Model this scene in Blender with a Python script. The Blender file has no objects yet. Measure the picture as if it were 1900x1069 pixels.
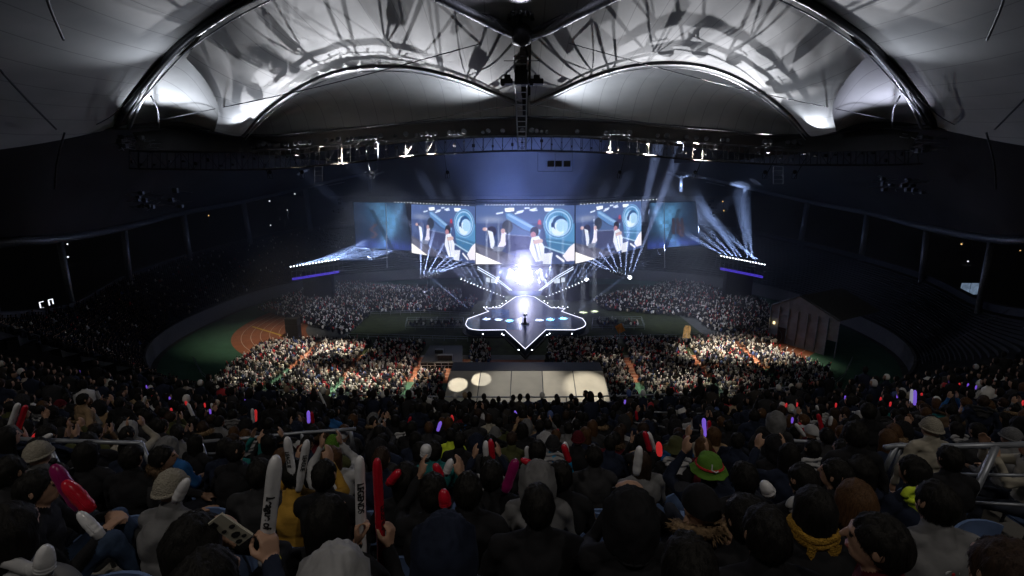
import bpy, bmesh, math, random
import numpy as np
from mathutils import Vector, Matrix, noise
random.seed(7); RNG = np.random.default_rng(7)
S = bpy.context.scene; COL = S.collection; R = math.radians
# ---------------------------------------------------------------- camera
FPX, PITCH, EYE = 860.0, math.radians(12.5), 32.0
cd = bpy.data.cameras.new('camera'); cam = bpy.data.objects.new('camera', cd); COL.objects.link(cam); S.camera = cam
cd.sensor_width = 36.0; cd.lens = 36.0*FPX/1900.0; cd.clip_start = 0.05; cd.clip_end = 4000
cam.location = (0, 0, EYE); cam.rotation_euler = (math.radians(90)-PITCH, 0, 0)
def ray(px, py):
    u = (px-950)/FPX; v = (534.5-py)/FPX
    return Vector((u, math.cos(PITCH)+v*math.sin(PITCH), -math.sin(PITCH)+v*math.cos(PITCH)))
def W(px, py, Y):                      # point at world distance Y along the sight line of a photo pixel
    d = ray(px, py); return Vector((0, 0, EYE)) + d*(Y/d.y)
def G(px, py, z=0.0):                  # point on the level z
    d = ray(px, py); return Vector((0, 0, EYE)) + d*((z-EYE)/d.z)
def pix(p):
    x, y, z = p[0], p[1], p[2]-EYE
    zc = y*math.cos(PITCH)-z*math.sin(PITCH); v = (y*math.sin(PITCH)+z*math.cos(PITCH))/zc
    return 950+FPX*x/zc, 534.5-FPX*v
# ---------------------------------------------------------------- world, exposure, render settings
wd = bpy.data.worlds.new('World'); S.world = wd; wd.use_nodes = True
nt = wd.node_tree; bg = nt.nodes['Background']
sky = nt.nodes.new('ShaderNodeTexSky'); sky.sky_type = 'NISHITA'; sky.sun_disc = False
sky.sun_elevation = R(-4); sky.sun_rotation = R(200); sky.air_density = 1.2; sky.dust_density = 2.0
hs = nt.nodes.new('ShaderNodeHueSaturation'); hs.inputs['Saturation'].default_value = 0.25
nt.links.new(sky.outputs[0], hs.inputs['Color']); nt.links.new(hs.outputs[0], bg.inputs[0]); bg.inputs[1].default_value = 0.25
S.view_settings.view_transform = 'Standard'; S.view_settings.look = 'None'; S.view_settings.exposure = 0; S.view_settings.gamma = 1
cy = S.cycles; cy.use_light_tree = True; cy.max_bounces = 4; cy.diffuse_bounces = 2; cy.glossy_bounces = 2
cy.transmission_bounces = 2; cy.volume_bounces = 0; cy.transparent_max_bounces = 6; cy.sample_clamp_indirect = 2.0
cy.sample_clamp_direct = 0; cy.use_denoising = True; cy.caustics_reflective = False; cy.caustics_refractive = False
# ---------------------------------------------------------------- lamps of the place (seen fixtures; hidden uplights and house lamps inferred from their light)
def lamp(kind, loc, target=None, e=1000, col=(1, 1, 1), size=30, blend=.5, rad=.2):
    l = bpy.data.lights.new('lamp', kind); l.energy = e; l.color = col; l.shadow_soft_size = rad
    if kind == 'SPOT': l.spot_size = R(size); l.spot_blend = blend
    o = bpy.data.objects.new('lamp', l); COL.objects.link(o); o.location = loc
    if target is not None: o.rotation_euler = (Vector(target)-Vector(loc)).to_track_quat('-Z', 'Y').to_euler()
    return o
def sheet_lamp(p0, p1, target_dir, n, e, spread=3.0, depth=.3, col=(.50, .62, 1.0), duty=.22):
    """one row of lamp heads as a long lamp with n bright windows, all facing target_dir"""
    p0, p1 = Vector(p0), Vector(p1); d = Vector(target_dir).normalized(); o = lamp('AREA', (p0+p1)/2, None, e, col); l = o.data; l.shape = 'RECTANGLE'; l.size_y = depth; l.spread = R(spread)
    x = (p1-p0).normalized(); z = -d; x = (x-z*x.dot(z)).normalized(); l.size = abs((p1-p0).dot(x)); y = z.cross(x); o.matrix_world = Matrix.Translation((p0+p1)/2) @ Matrix((x, y, z)).transposed().to_4x4()
    l.use_nodes = True; t = l.node_tree; em = t.nodes['Emission']; tc = t.nodes.new('ShaderNodeTexCoord'); sp = t.nodes.new('ShaderNodeSeparateXYZ'); t.links.new(tc.outputs['UV'], sp.inputs[0])
    def mth(op, a, b=None, v=None):
        k = t.nodes.new('ShaderNodeMath'); k.operation = op; t.links.new(a, k.inputs[0])
        if v is not None: k.inputs[1].default_value = v
        return k.outputs[0]
    a = mth('ABSOLUTE', mth('SUBTRACT', mth('FRACT', mth('MULTIPLY', sp.outputs[0], v=float(n))), v=.5)); mr = t.nodes.new('ShaderNodeMapRange'); t.links.new(a, mr.inputs[0]); mr.inputs[1].default_value = duty*.5; mr.inputs[2].default_value = duty*.9; mr.inputs[3].default_value = 1; mr.inputs[4].default_value = 0
    t.links.new(mr.outputs[0], em.inputs['Strength']); return o
WARM, COOL, BLUE = (1.0, .86, .68), (.82, .88, 1.0), (.42, .56, 1.0)
# floodlights of the roof ring, aimed at the floor seating
for fx, tx, ty, e, sz in ((760, -24, 76, 9, 40), (640, -36, 77, 9, 40), (600, -52, 92, 1.3, 34), (1200, 28, 77, 12.0, 42), (1290, 42, 79, 9, 42), (1130, 20, 84, 6.0, 24), (560, -41, 74, 2.0, 26), (800, -14, 80, 4, 26)):
    lamp('SPOT', W(fx, 262, 76), (tx, ty, 1), e*60000, WARM, sz, 1.0, .4)
for fx, tx, ty in ((700, -36, 118), (1260, 42, 118)): lamp('SPOT', W(fx, 262, 76), (tx, ty, 1), 110000, COOL, 46, 1.0, .4)
lamp('SPOT', W(900, 262, 76), G(850, 712, 4), 80000, (1, .93, .8), 4.3, .15, .1)      # two hard pools on the marquee roof
lamp('SPOT', W(930, 262, 76), G(893, 706, 4), 80000, (1, .93, .8), 4.6, .15, .1)
lamp('SPOT', W(1050, 262, 76), G(1090, 715, 4), 60000, (1, .93, .8), 12, .8, .1)
lamp('SPOT', W(985, 262, 76), G(975, 715, 4), 30000, (1, .95, .88), 24, .8, .1)
HOUSE = [(-9, -4, 47), (10, -4, 47)]            # house lamps under the roof over the near stand
for h_ in HOUSE: lamp('SPOT', h_, (h_[0]*.6, 9, 27), 1900, (1, .93, .84), 110, 1, .5)
# stage strobe bank throwing its light up at the membranes through the ring truss
STROBE = W(972, 512, 131)
lamp('POINT', STROBE+Vector((0, -2.6, 0)), None, 13000, (.60, .62, 1.0), rad=1.3)
lamp('SPOT', STROBE+Vector((0, -2.2, 0)), STROBE+Vector((0, -4.8, 10.4)), 70000, (.56, .58, 1.0), 64, .8, 1.0)
# uplights hung behind the ring truss: their light passes the truss and throws its shadow on the membranes
UPL = [(W(x_, 318, Y_+4.5), W(tx_, ty_, 55), e_) for x_, Y_, tx_, ty_, e_ in ((690, 81.5, 640, 60, 26000), (560, 80, 520, 90, 15000), (830, 82, 800, 60, 16000), (500, 78, 450, 150, 3500), (1150, 82, 1170, 60, 15000), (1290, 81.5, 1330, 60, 22000), (1420, 79, 1440, 100, 13000), (1475, 77, 1490, 150, 3000))]
for a_, b_, e_ in UPL:
    lo_ = lamp('SPOT', a_, a_+Vector(((b_.x-a_.x)*.6, -22, 8.4)), e_*2.9, (.93, .94, 1.0), 25, .6, .03); lo_.scale = (1.9 if abs(a_.x-3) < 30 else 1.2, 1, 1)
# uplights on the catwalk foot and at the feet of the big arches
lamp('SPOT', W(948, 236, 78), W(905, 188, 75), 18000, COOL, 100, 1, .3)
lamp('SPOT', W(992, 236, 78), W(1050, 188, 75), 18000, COOL, 100, 1, .3)
lamp('SPOT', W(300, 262, 58), W(310, 175, 57), 5000, COOL, 110, 1, .4)
lamp('SPOT', W(1650, 262, 58), W(1640, 175, 57), 3000, (.75, .78, 1), 110, 1, .4)
lamp('SPOT', W(470, 258, 66), W(440, 170, 60), 2666, COOL, 100, 1, .1)
lamp('SPOT', W(1500, 258, 66), W(1530, 170, 60), 3666, COOL, 100, 1, .1)
lamp('SPOT', W(335, 190, 48), W(275, 120, 45), 900, COOL, 100, 1, .5)
lamp('SPOT', W(1615, 190, 48), W(1668, 120, 45), 700, COOL, 100, 1, .5)
lamp('SPOT', W(966, 28, 47.5), W(966, -60, 40), 4500, (.8, .8, 1), 140, 1, .3)       # the lamp crown on the mast
# stage front spots: pools of light on the deck
DECK = 1.6
for px, py in ((903, 592), (925, 593), (945, 595), (1001, 594), (1021, 593), (1045, 591), (974, 602), (1082, 568), (1103, 566)):
    t = G(px, py, DECK); lamp('SPOT', t+Vector((0, 6, 24)), t, 1100000 if px != 974 else 250000, (.9, .93, 1), 5 if px != 974 else 4, .7, .1)
# blue wash in the smoke above and behind the screens
lamp('SPOT', (3, 141, 4), (3, 150, 46), 500000, (.24, .38, 1.0), 82, 1, .5)
lamp('SPOT', (3, 118, 30), (3, 110, 0), 30000, (.35, .35, 1.0), 60, 1, 1)
# ---------------------------------------------------------------- helpers
def tag(o, label=None, cat=None, group=None, kind=None):
    if label: o['label'] = label
    if cat: o['category'] = cat
    if group: o['group'] = group
    if kind: o['kind'] = kind
    return o
def empty(name, loc=(0, 0, 0), rz=0):
    o = bpy.data.objects.new(name, None); COL.objects.link(o); o.location = loc; o.rotation_euler = (0, 0, rz)
    o.empty_display_size = .2; return o
def node_mat(name, color=(.5, .5, .5), rough=.6, metal=0, var=.25, scale=3.0, bump=0, emit=0, ecol=None, use_obj=False, vcol=None, spec=.4):
    m = bpy.data.materials.new(name); m.use_nodes = True; t = m.node_tree; b = t.nodes['Principled BSDF']
    b.inputs['Roughness'].default_value = rough; b.inputs['Metallic'].default_value = metal; b.inputs['Specular IOR Level'].default_value = spec
    tc = t.nodes.new('ShaderNodeTexCoord'); nz = t.nodes.new('ShaderNodeTexNoise'); nz.inputs['Scale'].default_value = scale; nz.inputs['Detail'].default_value = 6
    t.links.new(tc.outputs['Object'], nz.inputs['Vector'])
    mr = t.nodes.new('ShaderNodeMapRange'); mr.inputs[1].default_value = .3; mr.inputs[2].default_value = .7
    mr.inputs[3].default_value = 1-var; mr.inputs[4].default_value = 1+var*.6
    t.links.new(nz.outputs['Fac'], mr.inputs[0])
    mx = t.nodes.new('ShaderNodeVectorMath'); mx.operation = 'SCALE'; t.links.new(mr.outputs[0], mx.inputs['Scale'])
    if use_obj: oi = t.nodes.new('ShaderNodeObjectInfo'); t.links.new(oi.outputs['Color'], mx.inputs[0])
    elif vcol: at = t.nodes.new('ShaderNodeAttribute'); at.attribute_name = vcol; t.links.new(at.outputs['Color'], mx.inputs[0])
    else: mx.inputs[0].default_value = color
    t.links.new(mx.outputs[0], b.inputs['Base Color'])
    if emit:
        b.inputs['Emission Strength'].default_value = emit
        if ecol: b.inputs['Emission Color'].default_value = (*ecol, 1)
        else: t.links.new(mx.outputs[0], b.inputs['Emission Color'])
    if bump:
        bp = t.nodes.new('ShaderNodeBump'); bp.inputs['Strength'].default_value = bump; bp.inputs['Distance'].default_value = .02
        t.links.new(nz.outputs['Fac'], bp.inputs['Height']); t.links.new(bp.outputs[0], b.inputs['Normal'])
    return m
M = {}
def mk(k, *a, **kw): M[k] = node_mat(k, *a, **kw); return M[k]
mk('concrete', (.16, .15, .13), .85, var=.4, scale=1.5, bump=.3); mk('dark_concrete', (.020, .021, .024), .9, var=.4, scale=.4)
mk('stair', (.33, .30, .2), .85, var=.35, scale=4, bump=.4)
mk('steel', (.22, .23, .25), .45, .6, var=.3, scale=4); mk('white_steel', (.55, .56, .6), .35, .2, var=.2, scale=2)
mk('dark_steel', (.05, .052, .06), .45, .5, var=.3); mk('black', (.012, .012, .014), .6, var=.3); mk('rail', (.3, .32, .36), .4, .5, var=.3, scale=6)
mk('membrane', (.42, .42, .41), .75, var=.12, scale=.25); mk('membrane_shaded', (.035, .035, .037), .8, var=.3, scale=.12)  # the second membrane tone has the unlit look put into its colour
mk('grass', (.026, .034, .010), .95, var=.5, scale=.6, bump=.5); mk('track', (.24, .085, .042), .9, var=.2, scale=.5); mk('green', (.035, .10, .062), .9, var=.2, scale=.4)
mk('asphalt', (.055, .055, .058), .9, var=.3, scale=.8); mk('infield', (.10, .105, .11), .9, var=.25, scale=.5); mk('yellow', (.5, .32, .05), .8)
mk('tent', (.66, .61, .50), .7, var=.1, scale=.6); mk('tent_grey', (.40, .38, .33), .75, var=.15, scale=.4)
mk('seat_blue', (.15, .23, .44), .4, var=.25, scale=5); mk('deck', (.03, .045, .08), .5, var=.3, scale=.2, spec=.2); mk('panel_blue', (.03, .12, .24), .2, var=.4, scale=.8)
def emis(k, col, s): return mk(k, (0, 0, 0), .5, emit=s, ecol=col, var=0)
emis('lamp_white', (.85, .9, 1), 9); emis('dot_white', (.85, .9, 1), 4); emis('strobe', (.95, .94, 1), 30); emis('edge_light', (.78, .8, 1.0), 2.2); emis('tube_light', (.7, .8, 1.0), 2.2)
emis('purple', (.12, .07, 1.0), .75); emis('warm_lamp', (1, .75, .35), 2.5); emis('city_white', (.85, .9, 1), 1.6); emis('city_warm', (1, .6, .22), 1.3); emis('dim_white', (.8, .85, 1), .5)
emis('red_lit', (1, .04, .05), .45); emis('violet_lit', (.28, .12, 1), .55); emis('lit_panel', (.8, .9, 1.0), .9)
def add_seams(m):
    t = m.node_tree; b = t.nodes['Principled BSDF']; src = b.inputs['Base Color'].links[0].from_socket; tc = t.nodes.new('ShaderNodeTexCoord'); sp = t.nodes.new('ShaderNodeSeparateXYZ'); t.links.new(tc.outputs['Object'], sp.inputs[0])
    def mth(op, a, v): k = t.nodes.new('ShaderNodeMath'); k.operation = op; t.links.new(a, k.inputs[0]); k.inputs[1].default_value = v; return k.outputs[0]
    f = mth('LESS_THAN', mth('FRACT', mth('MULTIPLY', sp.outputs[0], .36), 0), .035); k = mth('MULTIPLY_ADD', f, -.35); k.node.inputs[2].default_value = 1.0; sc = t.nodes.new('ShaderNodeVectorMath'); sc.operation = 'SCALE'; t.links.new(src, sc.inputs[0]); t.links.new(k, sc.inputs['Scale']); t.links.new(sc.outputs[0], b.inputs['Base Color'])
add_seams(M['membrane'])
class MB:
    def __init__(s): s.v = []; s.f = []; s.m = []; s.mi = 0
    def quad(s, a, b, c, d):
        n = len(s.v); s.v += [tuple(a), tuple(b), tuple(c), tuple(d)]; s.f.append((n, n+1, n+2, n+3)); s.m.append(s.mi)
    def box(s, c, size, rot=None):
        n = len(s.v); c = Vector(c)
        for x in (-.5, .5):
            for y in (-.5, .5):
                for z in (-.5, .5):
                    p = Vector((x*size[0], y*size[1], z*size[2]))
                    if rot is not None: p = rot @ p
                    s.v.append(tuple(p+c))
        for q in ((0, 1, 3, 2), (4, 6, 7, 5), (0, 4, 5, 1), (2, 3, 7, 6), (0, 2, 6, 4), (1, 5, 7, 3)): s.f.append(tuple(n+i for i in q)); s.m.append(s.mi)
    def tube(s, pts, r, n=6, cap=True):
        pts = [Vector(p) for p in pts]; k = len(pts); base = len(s.v); rr = r if isinstance(r, (list, tuple)) else [r]*k
        prev = None
        for i, p in enumerate(pts):
            t = (pts[min(i+1, k-1)]-pts[max(i-1, 0)]).normalized()
            if prev is None: a = t.orthogonal().normalized()
            else: a = (prev-t*prev.dot(t)).normalized()
            prev = a; b = t.cross(a)
            for j in range(n):
                an = 2*math.pi*j/n; s.v.append(tuple(p+(a*math.cos(an)+b*math.sin(an))*rr[i]))
        for i in range(k-1):
            for j in range(n):
                s.f.append((base+i*n+j, base+i*n+(j+1) % n, base+(i+1)*n+(j+1) % n, base+(i+1)*n+j)); s.m.append(s.mi)
        if cap:
            s.f.append(tuple(base+j for j in reversed(range(n)))); s.m.append(s.mi)
            s.f.append(tuple(base+(k-1)*n+j for j in range(n))); s.m.append(s.mi)
    def bar(s, a, b, w): s.tube([a, b], w*.6, 4)
    def lathe(s, prof, c=(0, 0, 0), n=20):
        base = len(s.v)
        for r, z in prof:
            for j in range(n):
                an = 2*math.pi*j/n; s.v.append((c[0]+r*math.cos(an), c[1]+r*math.sin(an), c[2]+z))
        for i in range(len(prof)-1):
            for j in range(n):
                s.f.append((base+i*n+j, base+i*n+(j+1) % n, base+(i+1)*n+(j+1) % n, base+(i+1)*n+j)); s.m.append(s.mi)
    def grid(s, P):                     # P[i][j] points
        ni, nj = len(P), len(P[0]); base = len(s.v)
        for row in P: s.v += [tuple(p) for p in row]
        for i in range(ni-1):
            for j in range(nj-1):
                a = base+i*nj+j; s.f.append((a, a+1, a+nj+1, a+nj)); s.m.append(s.mi)
    def prism(s, poly, z0, z1):
        n = len(s.v); k = len(poly)
        for z in (z0, z1): s.v += [(p[0], p[1], z) for p in poly]
        s.f.append(tuple(n+k+i for i in range(k))); s.m.append(s.mi); s.f.append(tuple(n+i for i in reversed(range(k)))); s.m.append(s.mi)
        for i in range(k): s.f.append((n+i, n+(i+1) % k, n+k+(i+1) % k, n+k+i)); s.m.append(s.mi)
    def build(s, name, mats, parent=None, smooth=False, loc=None):
        me = bpy.data.meshes.new(name); me.from_pydata(s.v, [], s.f)
        if not isinstance(mats, (list, tuple)): mats = [mats]
        for m in mats: me.materials.append(m)
        if len(mats) > 1: me.polygons.foreach_set('material_index', s.m)
        if smooth: me.polygons.foreach_set('use_smooth', [True]*len(me.polygons))
        me.update(); o = bpy.data.objects.new(name, me); COL.objects.link(o)
        if loc is not None: o.location = loc
        if parent is not None: o.parent = parent
        return o
def resample(pts, n):
    pts = [Vector(p) for p in pts]; L = [0]
    for a, b in zip(pts, pts[1:]): L.append(L[-1]+(b-a).length)
    out = []; k = 0
    for i in range(n):
        t = L[-1]*i/(n-1)
        while k < len(pts)-2 and L[k+1] < t: k += 1
        f = (t-L[k])/max(1e-9, L[k+1]-L[k]); out.append((k, f))
    res = []
    for k, f in out:                    # Catmull-Rom through the given points
        p0, p1, p2, p3 = pts[max(k-1, 0)], pts[k], pts[k+1], pts[min(k+2, len(pts)-1)]
        res.append(.5*((2*p1)+(p2-p0)*f+(2*p0-5*p1+4*p2-p3)*f*f+(3*p1-p0-3*p2+p3)*f**3))
    return res
def loft(A, B, nu, nv, bulge=Vector((0, 0, 0))):
    A = resample(A, nu); B = resample(B, nu)
    return [[A[i].lerp(B[i], j/(nv-1))+bulge*math.sin(math.pi*j/(nv-1)) for i in range(nu)] for j in range(nv)]
def WL(lst): return [W(*q) for q in lst]
def mir(lst): return [(1950-q[0],)+tuple(q[1:]) for q in lst]     # the hall is symmetrical about photo column 975
def super_e(a, b, n, cx=3, cyy=108, k=140):
    o = []
    for i in range(k):
        t = 2*math.pi*i/k; c, s_ = math.cos(t), math.sin(t)
        o.append((cx+a*math.copysign(abs(c)**(2/n), c), cyy+b*math.copysign(abs(s_)**(2/n), s_)))
    return o
# ---------------------------------------------------------------- ground, track, field
def sheet(name, poly, z, m, kind='structure'):
    mb = MB(); n = len(poly); mb.v = [(p[0], p[1], z) for p in poly]; mb.f = [tuple(range(n))]; mb.m = [0]
    o = mb.build(name, m); tag(o, kind=kind); return o
def ring(name, A, B, z, m):
    mb = MB(); mb.grid([[Vector((p[0], p[1], z)) for p in A+A[:1]], [Vector((p[0], p[1], z)) for p in B+B[:1]]])
    return tag(mb.build(name, m), kind='structure')
g = 1400
sheet('ground', [(-g, -g), (g, -g), (g, g), (-g, g)], -.05, M['asphalt'])
ring('green_surround', super_e(74, 54, 2.5), super_e(66, 37, 2.3), 0, M['green'])
ring('running_track', super_e(66, 37, 2.3), super_e(51, 26, 2.3), .004, M['track'])
sheet('infield_paving', super_e(51, 26, 2.3), .004, M['infield'])
sheet('grass_field', [(-36, 84.5), (42, 84.5), (42, 150), (-36, 150)], .012, M['grass'])
mb = MB()
for k in range(1, 8):
    f = k/8; a, b, n = 66-15*f, 37-11*f, 2.3
    A, B = super_e(a, b, n), super_e(a-.09, b-.09, n)
    mb.grid([[Vector((p[0], p[1], .010)) for p in A+A[:1]], [Vector((p[0], p[1], .010)) for p in B+B[:1]]])
mb.build('lane_markings', node_mat('lane_paint', (.5, .42, .36), .8))['kind'] = 'structure'
a_, b_ = G(468, 606), G(543, 629); dv = (b_-a_).normalized(); nv_ = Vector((-dv.y, dv.x, 0))*.25
mb = MB(); mb.quad(*(Vector((p.x, p.y, .018)) for p in (a_-nv_, b_-nv_, b_+nv_, a_+nv_))); mb.build('track_marking', M['yellow'])['kind'] = 'structure'
# ---------------------------------------------------------------- far bowl stand
RIM = [(-40, 30, 24), (-58, 50, 17), (-72, 74, 12), (-83, 98, 12), (-90, 128, 12), (-94, 162, 12), (-88, 200, 13), (-50, 222, 14), (3, 230, 14)]
RIM = [Vector(p) for p in RIM]; RIMF = RIM+[Vector((6-p.x, p.y, p.z)) for p in reversed(RIM[:-1])]
NB = 120; rim = resample(RIMF, NB); inner = []
for p in rim:
    d = Vector((p.x-3, p.y-108)); t = 1.0; a, b, n = 75, 55, 2.5
    s_ = 1/((abs(d.x)/a)**n+(abs(d.y)/b)**n)**(1/n); inner.append(Vector((3+d.x*s_, 108+d.y*s_, 2.6)))
bowl = empty('grandstand', (3, 108, 0)); tag(bowl, 'dark curved bowl of empty terraces wrapping round the far side of the track', 'grandstand')
mb = MB(); NS = 26; rows = []
for j in range(NS):
    f0, f1 = j/NS, (j+1)/NS
    lo = [inner[i].lerp(rim[i], f0) for i in range(NB)]; hi = [inner[i].lerp(rim[i], f1) for i in range(NB)]
    rows.append([Vector((p.x, p.y, p.z))-Vector((3, 108, 0)) for p in lo]); rows.append([Vector((q.x, q.y, p.z))-Vector((3, 108, 0)) for p, q in zip(lo, hi)])
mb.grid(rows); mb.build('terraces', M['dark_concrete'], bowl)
mb = MB(); O = Vector((3, 108, 0))
mb.grid([[Vector((p.x, p.y, -.04))-O for p in inner], [Vector((p.x, p.y, 3.4))-O for p in inner]])
mb.grid([[Vector((p.x, p.y, 3.4))-O for p in inner], [Vector((p.x+(3-p.x)*-.006, p.y+(108-p.y)*-.006, 3.4))-O for p in inner]])
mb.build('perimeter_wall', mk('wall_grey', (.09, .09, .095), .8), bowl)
mb = MB(); mb.grid([[p-O for p in rim], [p+Vector((0, 0, 1.2))-O for p in rim], [(p-O)*1.01+Vector((0, 0, 1.2)) for p in rim]]); mb.build('rim_wall', M['dark_steel'], bowl)
for i in range(4, NB-4, 7):
    a, b = inner[i]-O, rim[i]-O; mb = MB(); mb.tube([a+Vector((0, 0, .9)), b+Vector((0, 0, .9))], .06, 4); mb.build('aisle_rail', M['dark_steel'], bowl)
# ---------------------------------------------------------------- roof
roof = empty('stadium_roof', (3, 108, 30)); tag(roof, 'white membrane stadium roof on steel arches, columns and cables', 'roof')
RO = Vector((3, 108, 30))
def rb(mb, name, m, smooth=True, label=None):
    mb.v = [tuple(Vector(p)-RO) for p in mb.v]; o = mb.build(name, m, roof, smooth)
    if label: o['label'] = label
    return o
ARCH = [(215, 235, 60), (232, 205, 56), (262, 165, 52), (330, 88, 47), (400, 35, 44), (470, -6, 42), (560, -42, 41), (700, -55, 42), (820, -8, 45), (963, 62, 50)]
ARCHL = [(240, 238, 60), (262, 190, 56), (300, 132, 52), (345, 84, 48.4), (400, 37, 45)]
SMALL = [(450, 252, 70), (480, 218, 68), (520, 184, 66), (580, 148, 64), (640, 128, 63), (700, 122, 62.5), (780, 127, 63), (860, 148, 65), (920, 172, 67), (968, 192, 68)]
for sgn in (0, 1):
    q = mir if sgn else (lambda l: l)
    A, L, B = WL(q(ARCH)), WL(q(ARCHL)), WL(q(SMALL))
    if sgn: B = WL([(1950-x+(2 if x > 900 else 0), y-6*math.sin(math.pi*(x-450)/520), Y) for x, y, Y in SMALL])
    mb = MB(); mb.tube(resample(A, 60), .34, 8); rb(mb, 'main_arch', M['dark_steel'])
    mb = MB(); mb.tube(resample(L, 20), .16, 6); rb(mb, 'arch_strut', M['white_steel'])
    Au = [p+Vector((0, .5, -.55)) for p in resample(A, 60)[6:]]; mb = MB(); mb.tube(Au, .07, 5); rb(mb, 'arch_edge_tube', M['white_steel'])
    mb = MB(); mb.tube(resample(B, 50), .32, 8); rb(mb, 'small_arch', M['steel'])
    mb = MB(); mb.tube([p+Vector((0, .6, -.5)) for p in resample(B, 50)], .06, 5); rb(mb, 'arch_edge_tube', M['white_steel'])
    # membrane between main arch and small arch
    T = WL(q([(345, 108, 47.5), (400, 36, 44.2), (470, -5, 42), (560, -41, 41), (700, -54, 42), (820, -7, 45), (964, 64, 50)]))
    Bt = resample(WL(q([(398, 244, 64)])) + resample(B, 12), 40)
    NU, NV = 72, 30; mb = MB(); P = loft(T, Bt, NU, NV, Vector((0, 0, -.5)))
    for i in range(NU):
        for j in range(NV):
            P[j][i] += Vector((0, 0, .035*math.sin(i*1.05)*math.sin(math.pi*j/(NV-1))))
    for j in range(NV):
        for i in range(14): P[j][i] += Vector((1.6*(1 if not sgn else -1), 0, .6))*math.sin(math.pi*j/(NV-1))*math.exp(-i/4)
    edge = [P[j][0].copy() for j in range(NV-1, -1, -1)]
    mb.grid(P); rb(mb, 'membrane', M['membrane'])
    # membrane beyond the main arch's leg
    T = WL(q([(232, 232, 62), (268, 168, 56), (310, 118, 52), (340, 100, 49)])); Bt = edge
    mb = MB(); mb.grid(loft(T, Bt, 24, 16, Vector((0, 1.5, 1.0)))); rb(mb, 'membrane', M['membrane'])
    # membrane outside the main arch, running out of the picture
    T = WL(q([(213, 238, 60.3), (232, 203, 56.4), (262, 163, 52.4), (330, 86, 47.4), (400, 33, 44.4), (470, -8, 42.4), (560, -44, 41.4), (700, -57, 42.4)]))
    Bt = WL(q([(-260, 300, 40), (-320, 220, 36), (-330, 120, 32), (-260, -60, 28), (-100, -220, 25), (150, -330, 24), (400, -380, 24), (700, -380, 25)]))
    mb = MB(); mb.grid(loft(T, Bt, 40, 24, Vector((0, 0, -.6)))); rb(mb, 'membrane', M['membrane'])
    # far bay below the small arch
    lo = q([(450, 254, 78), (520, 250, 79), (640, 238, 80), (780, 226, 81), (900, 218, 82), (970, 215, 82)])
    mb = MB(); mb.grid(loft(B, WL(lo), 50, 16, Vector((0, 3, 2.5)))); rb(mb, 'membrane', M['membrane'])
    # seams and cables
    for c in (((300, 222, 60), (940, 68, 52)), ((520, 250, 74), (958, 195, 70)), ((215, 238, 60), (262, 172, 50)), ((160, 240, 58), (258, 168, 50))):
        c = WL(q(list(c))); mid = c[0].lerp(c[1], .5)-Vector((0, 0, .5)); mb = MB(); mb.tube(resample([c[0], mid, c[1]], 12), .05, 5); rb(mb, 'cable', M['dark_steel'])
    for c in (((280, 178, 55), (293, 205, 57), (294, 236, 60)), ((120, 246, 50), (106, 300, 50), (102, 350, 52)), ((0, 130, 36), (50, 185, 42), (104, 240, 50)), ((82, -20, 28), (95, 20, 32), (118, 74, 36))):
        c = WL(q(list(c))); mb = MB(); mb.tube(resample(c, 14), .09, 5); rb(mb, 'cable', M['dark_steel'])
    # ring beam and lower roof skin down to the outer ring
    RB = q([(-200, 290, 46), (0, 262, 52), (120, 244, 56), (215, 237, 60), (330, 236, 66), (450, 250, 76), (520, 252, 78), (640, 240, 80), (780, 228, 81), (900, 220, 82), (975, 217, 82)])
    RB3 = WL(RB); mb = MB(); mb.tube(resample(RB3, 60), .28, 6); rb(mb, 'ring_beam', M['dark_steel'])
    OR = q([(-240, 500, 60), (0, 451, 66), (111, 443, 74), (236, 421, 98), (340, 395, 128), (451, 374, 162), (566, 348, 200), (640, 330, 214), (700, 318, 222)])
    OR3 = WL(OR); mb = MB(); mb.tube(resample(OR3, 60), .7, 8); rb(mb, 'outer_ring_beam', M['steel'])
    mb = MB(); mb.grid(loft(WL(q([(-200, 291, 46.5), (0, 263, 52.5), (120, 245, 56.5), (215, 239, 61), (330, 238, 67), (450, 252, 78), (520, 290, 90), (640, 300, 120), (700, 303, 150)])), [p+Vector((0, 0, .5)) for p in OR3], 50, 14, Vector((0, 0, 5)))); rb(mb, 'lower_membrane', M['membrane_shaded'])
    # ring skirt behind the truss
    mb = MB(); mb.grid(loft(RB3[5:], [p+Vector((0, 2.2, -2.8)) for p in RB3[5:]], 40, 3)); rb(mb, 'ring_skirt', M['membrane_shaded'])
    # inner dark soffit panels seen under the side bays
    mb = MB(); mb.grid(loft(WL(q([(245, 246, 62), (330, 240, 66), (440, 254, 75), (520, 262, 80)])), WL(q([(262, 278, 60), (340, 280, 64), (450, 282, 70), (520, 280, 74)])), 20, 6)); rb(mb, 'soffit', M['membrane_shaded'])
    for (tx, ty), (bx, by), Y in (((566, 348), (578, 432), 200), ((451, 374), (465, 452), 162), ((340, 395), (352, 480), 128), ((230, 425), (240, 520), 98), ((110, 443), (135, 575), 74), ((-30, 452), (5, 640), 56)):
        a, b = WL(q([(tx, ty, Y), (bx, by, Y)])); mb = MB(); mb.tube([b-Vector((0, 0, .6)), a], .62*Y/130+.1, 10); rb(mb, 'roof_column', M['steel'])
    a, b = WL(q([(686, 326, 226), (687, 356, 226)])); mb = MB(); mb.tube([b, a], .8, 8); rb(mb, 'roof_column', M['steel'])
    a, c, d = WL(q([(660, 322, 226), (686, 330, 226), (712, 319, 226)])); mb = MB(); mb.tube([a, c], .5, 6); mb.tube([d, c], .5, 6); rb(mb, 'column_head', M['steel'])
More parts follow.
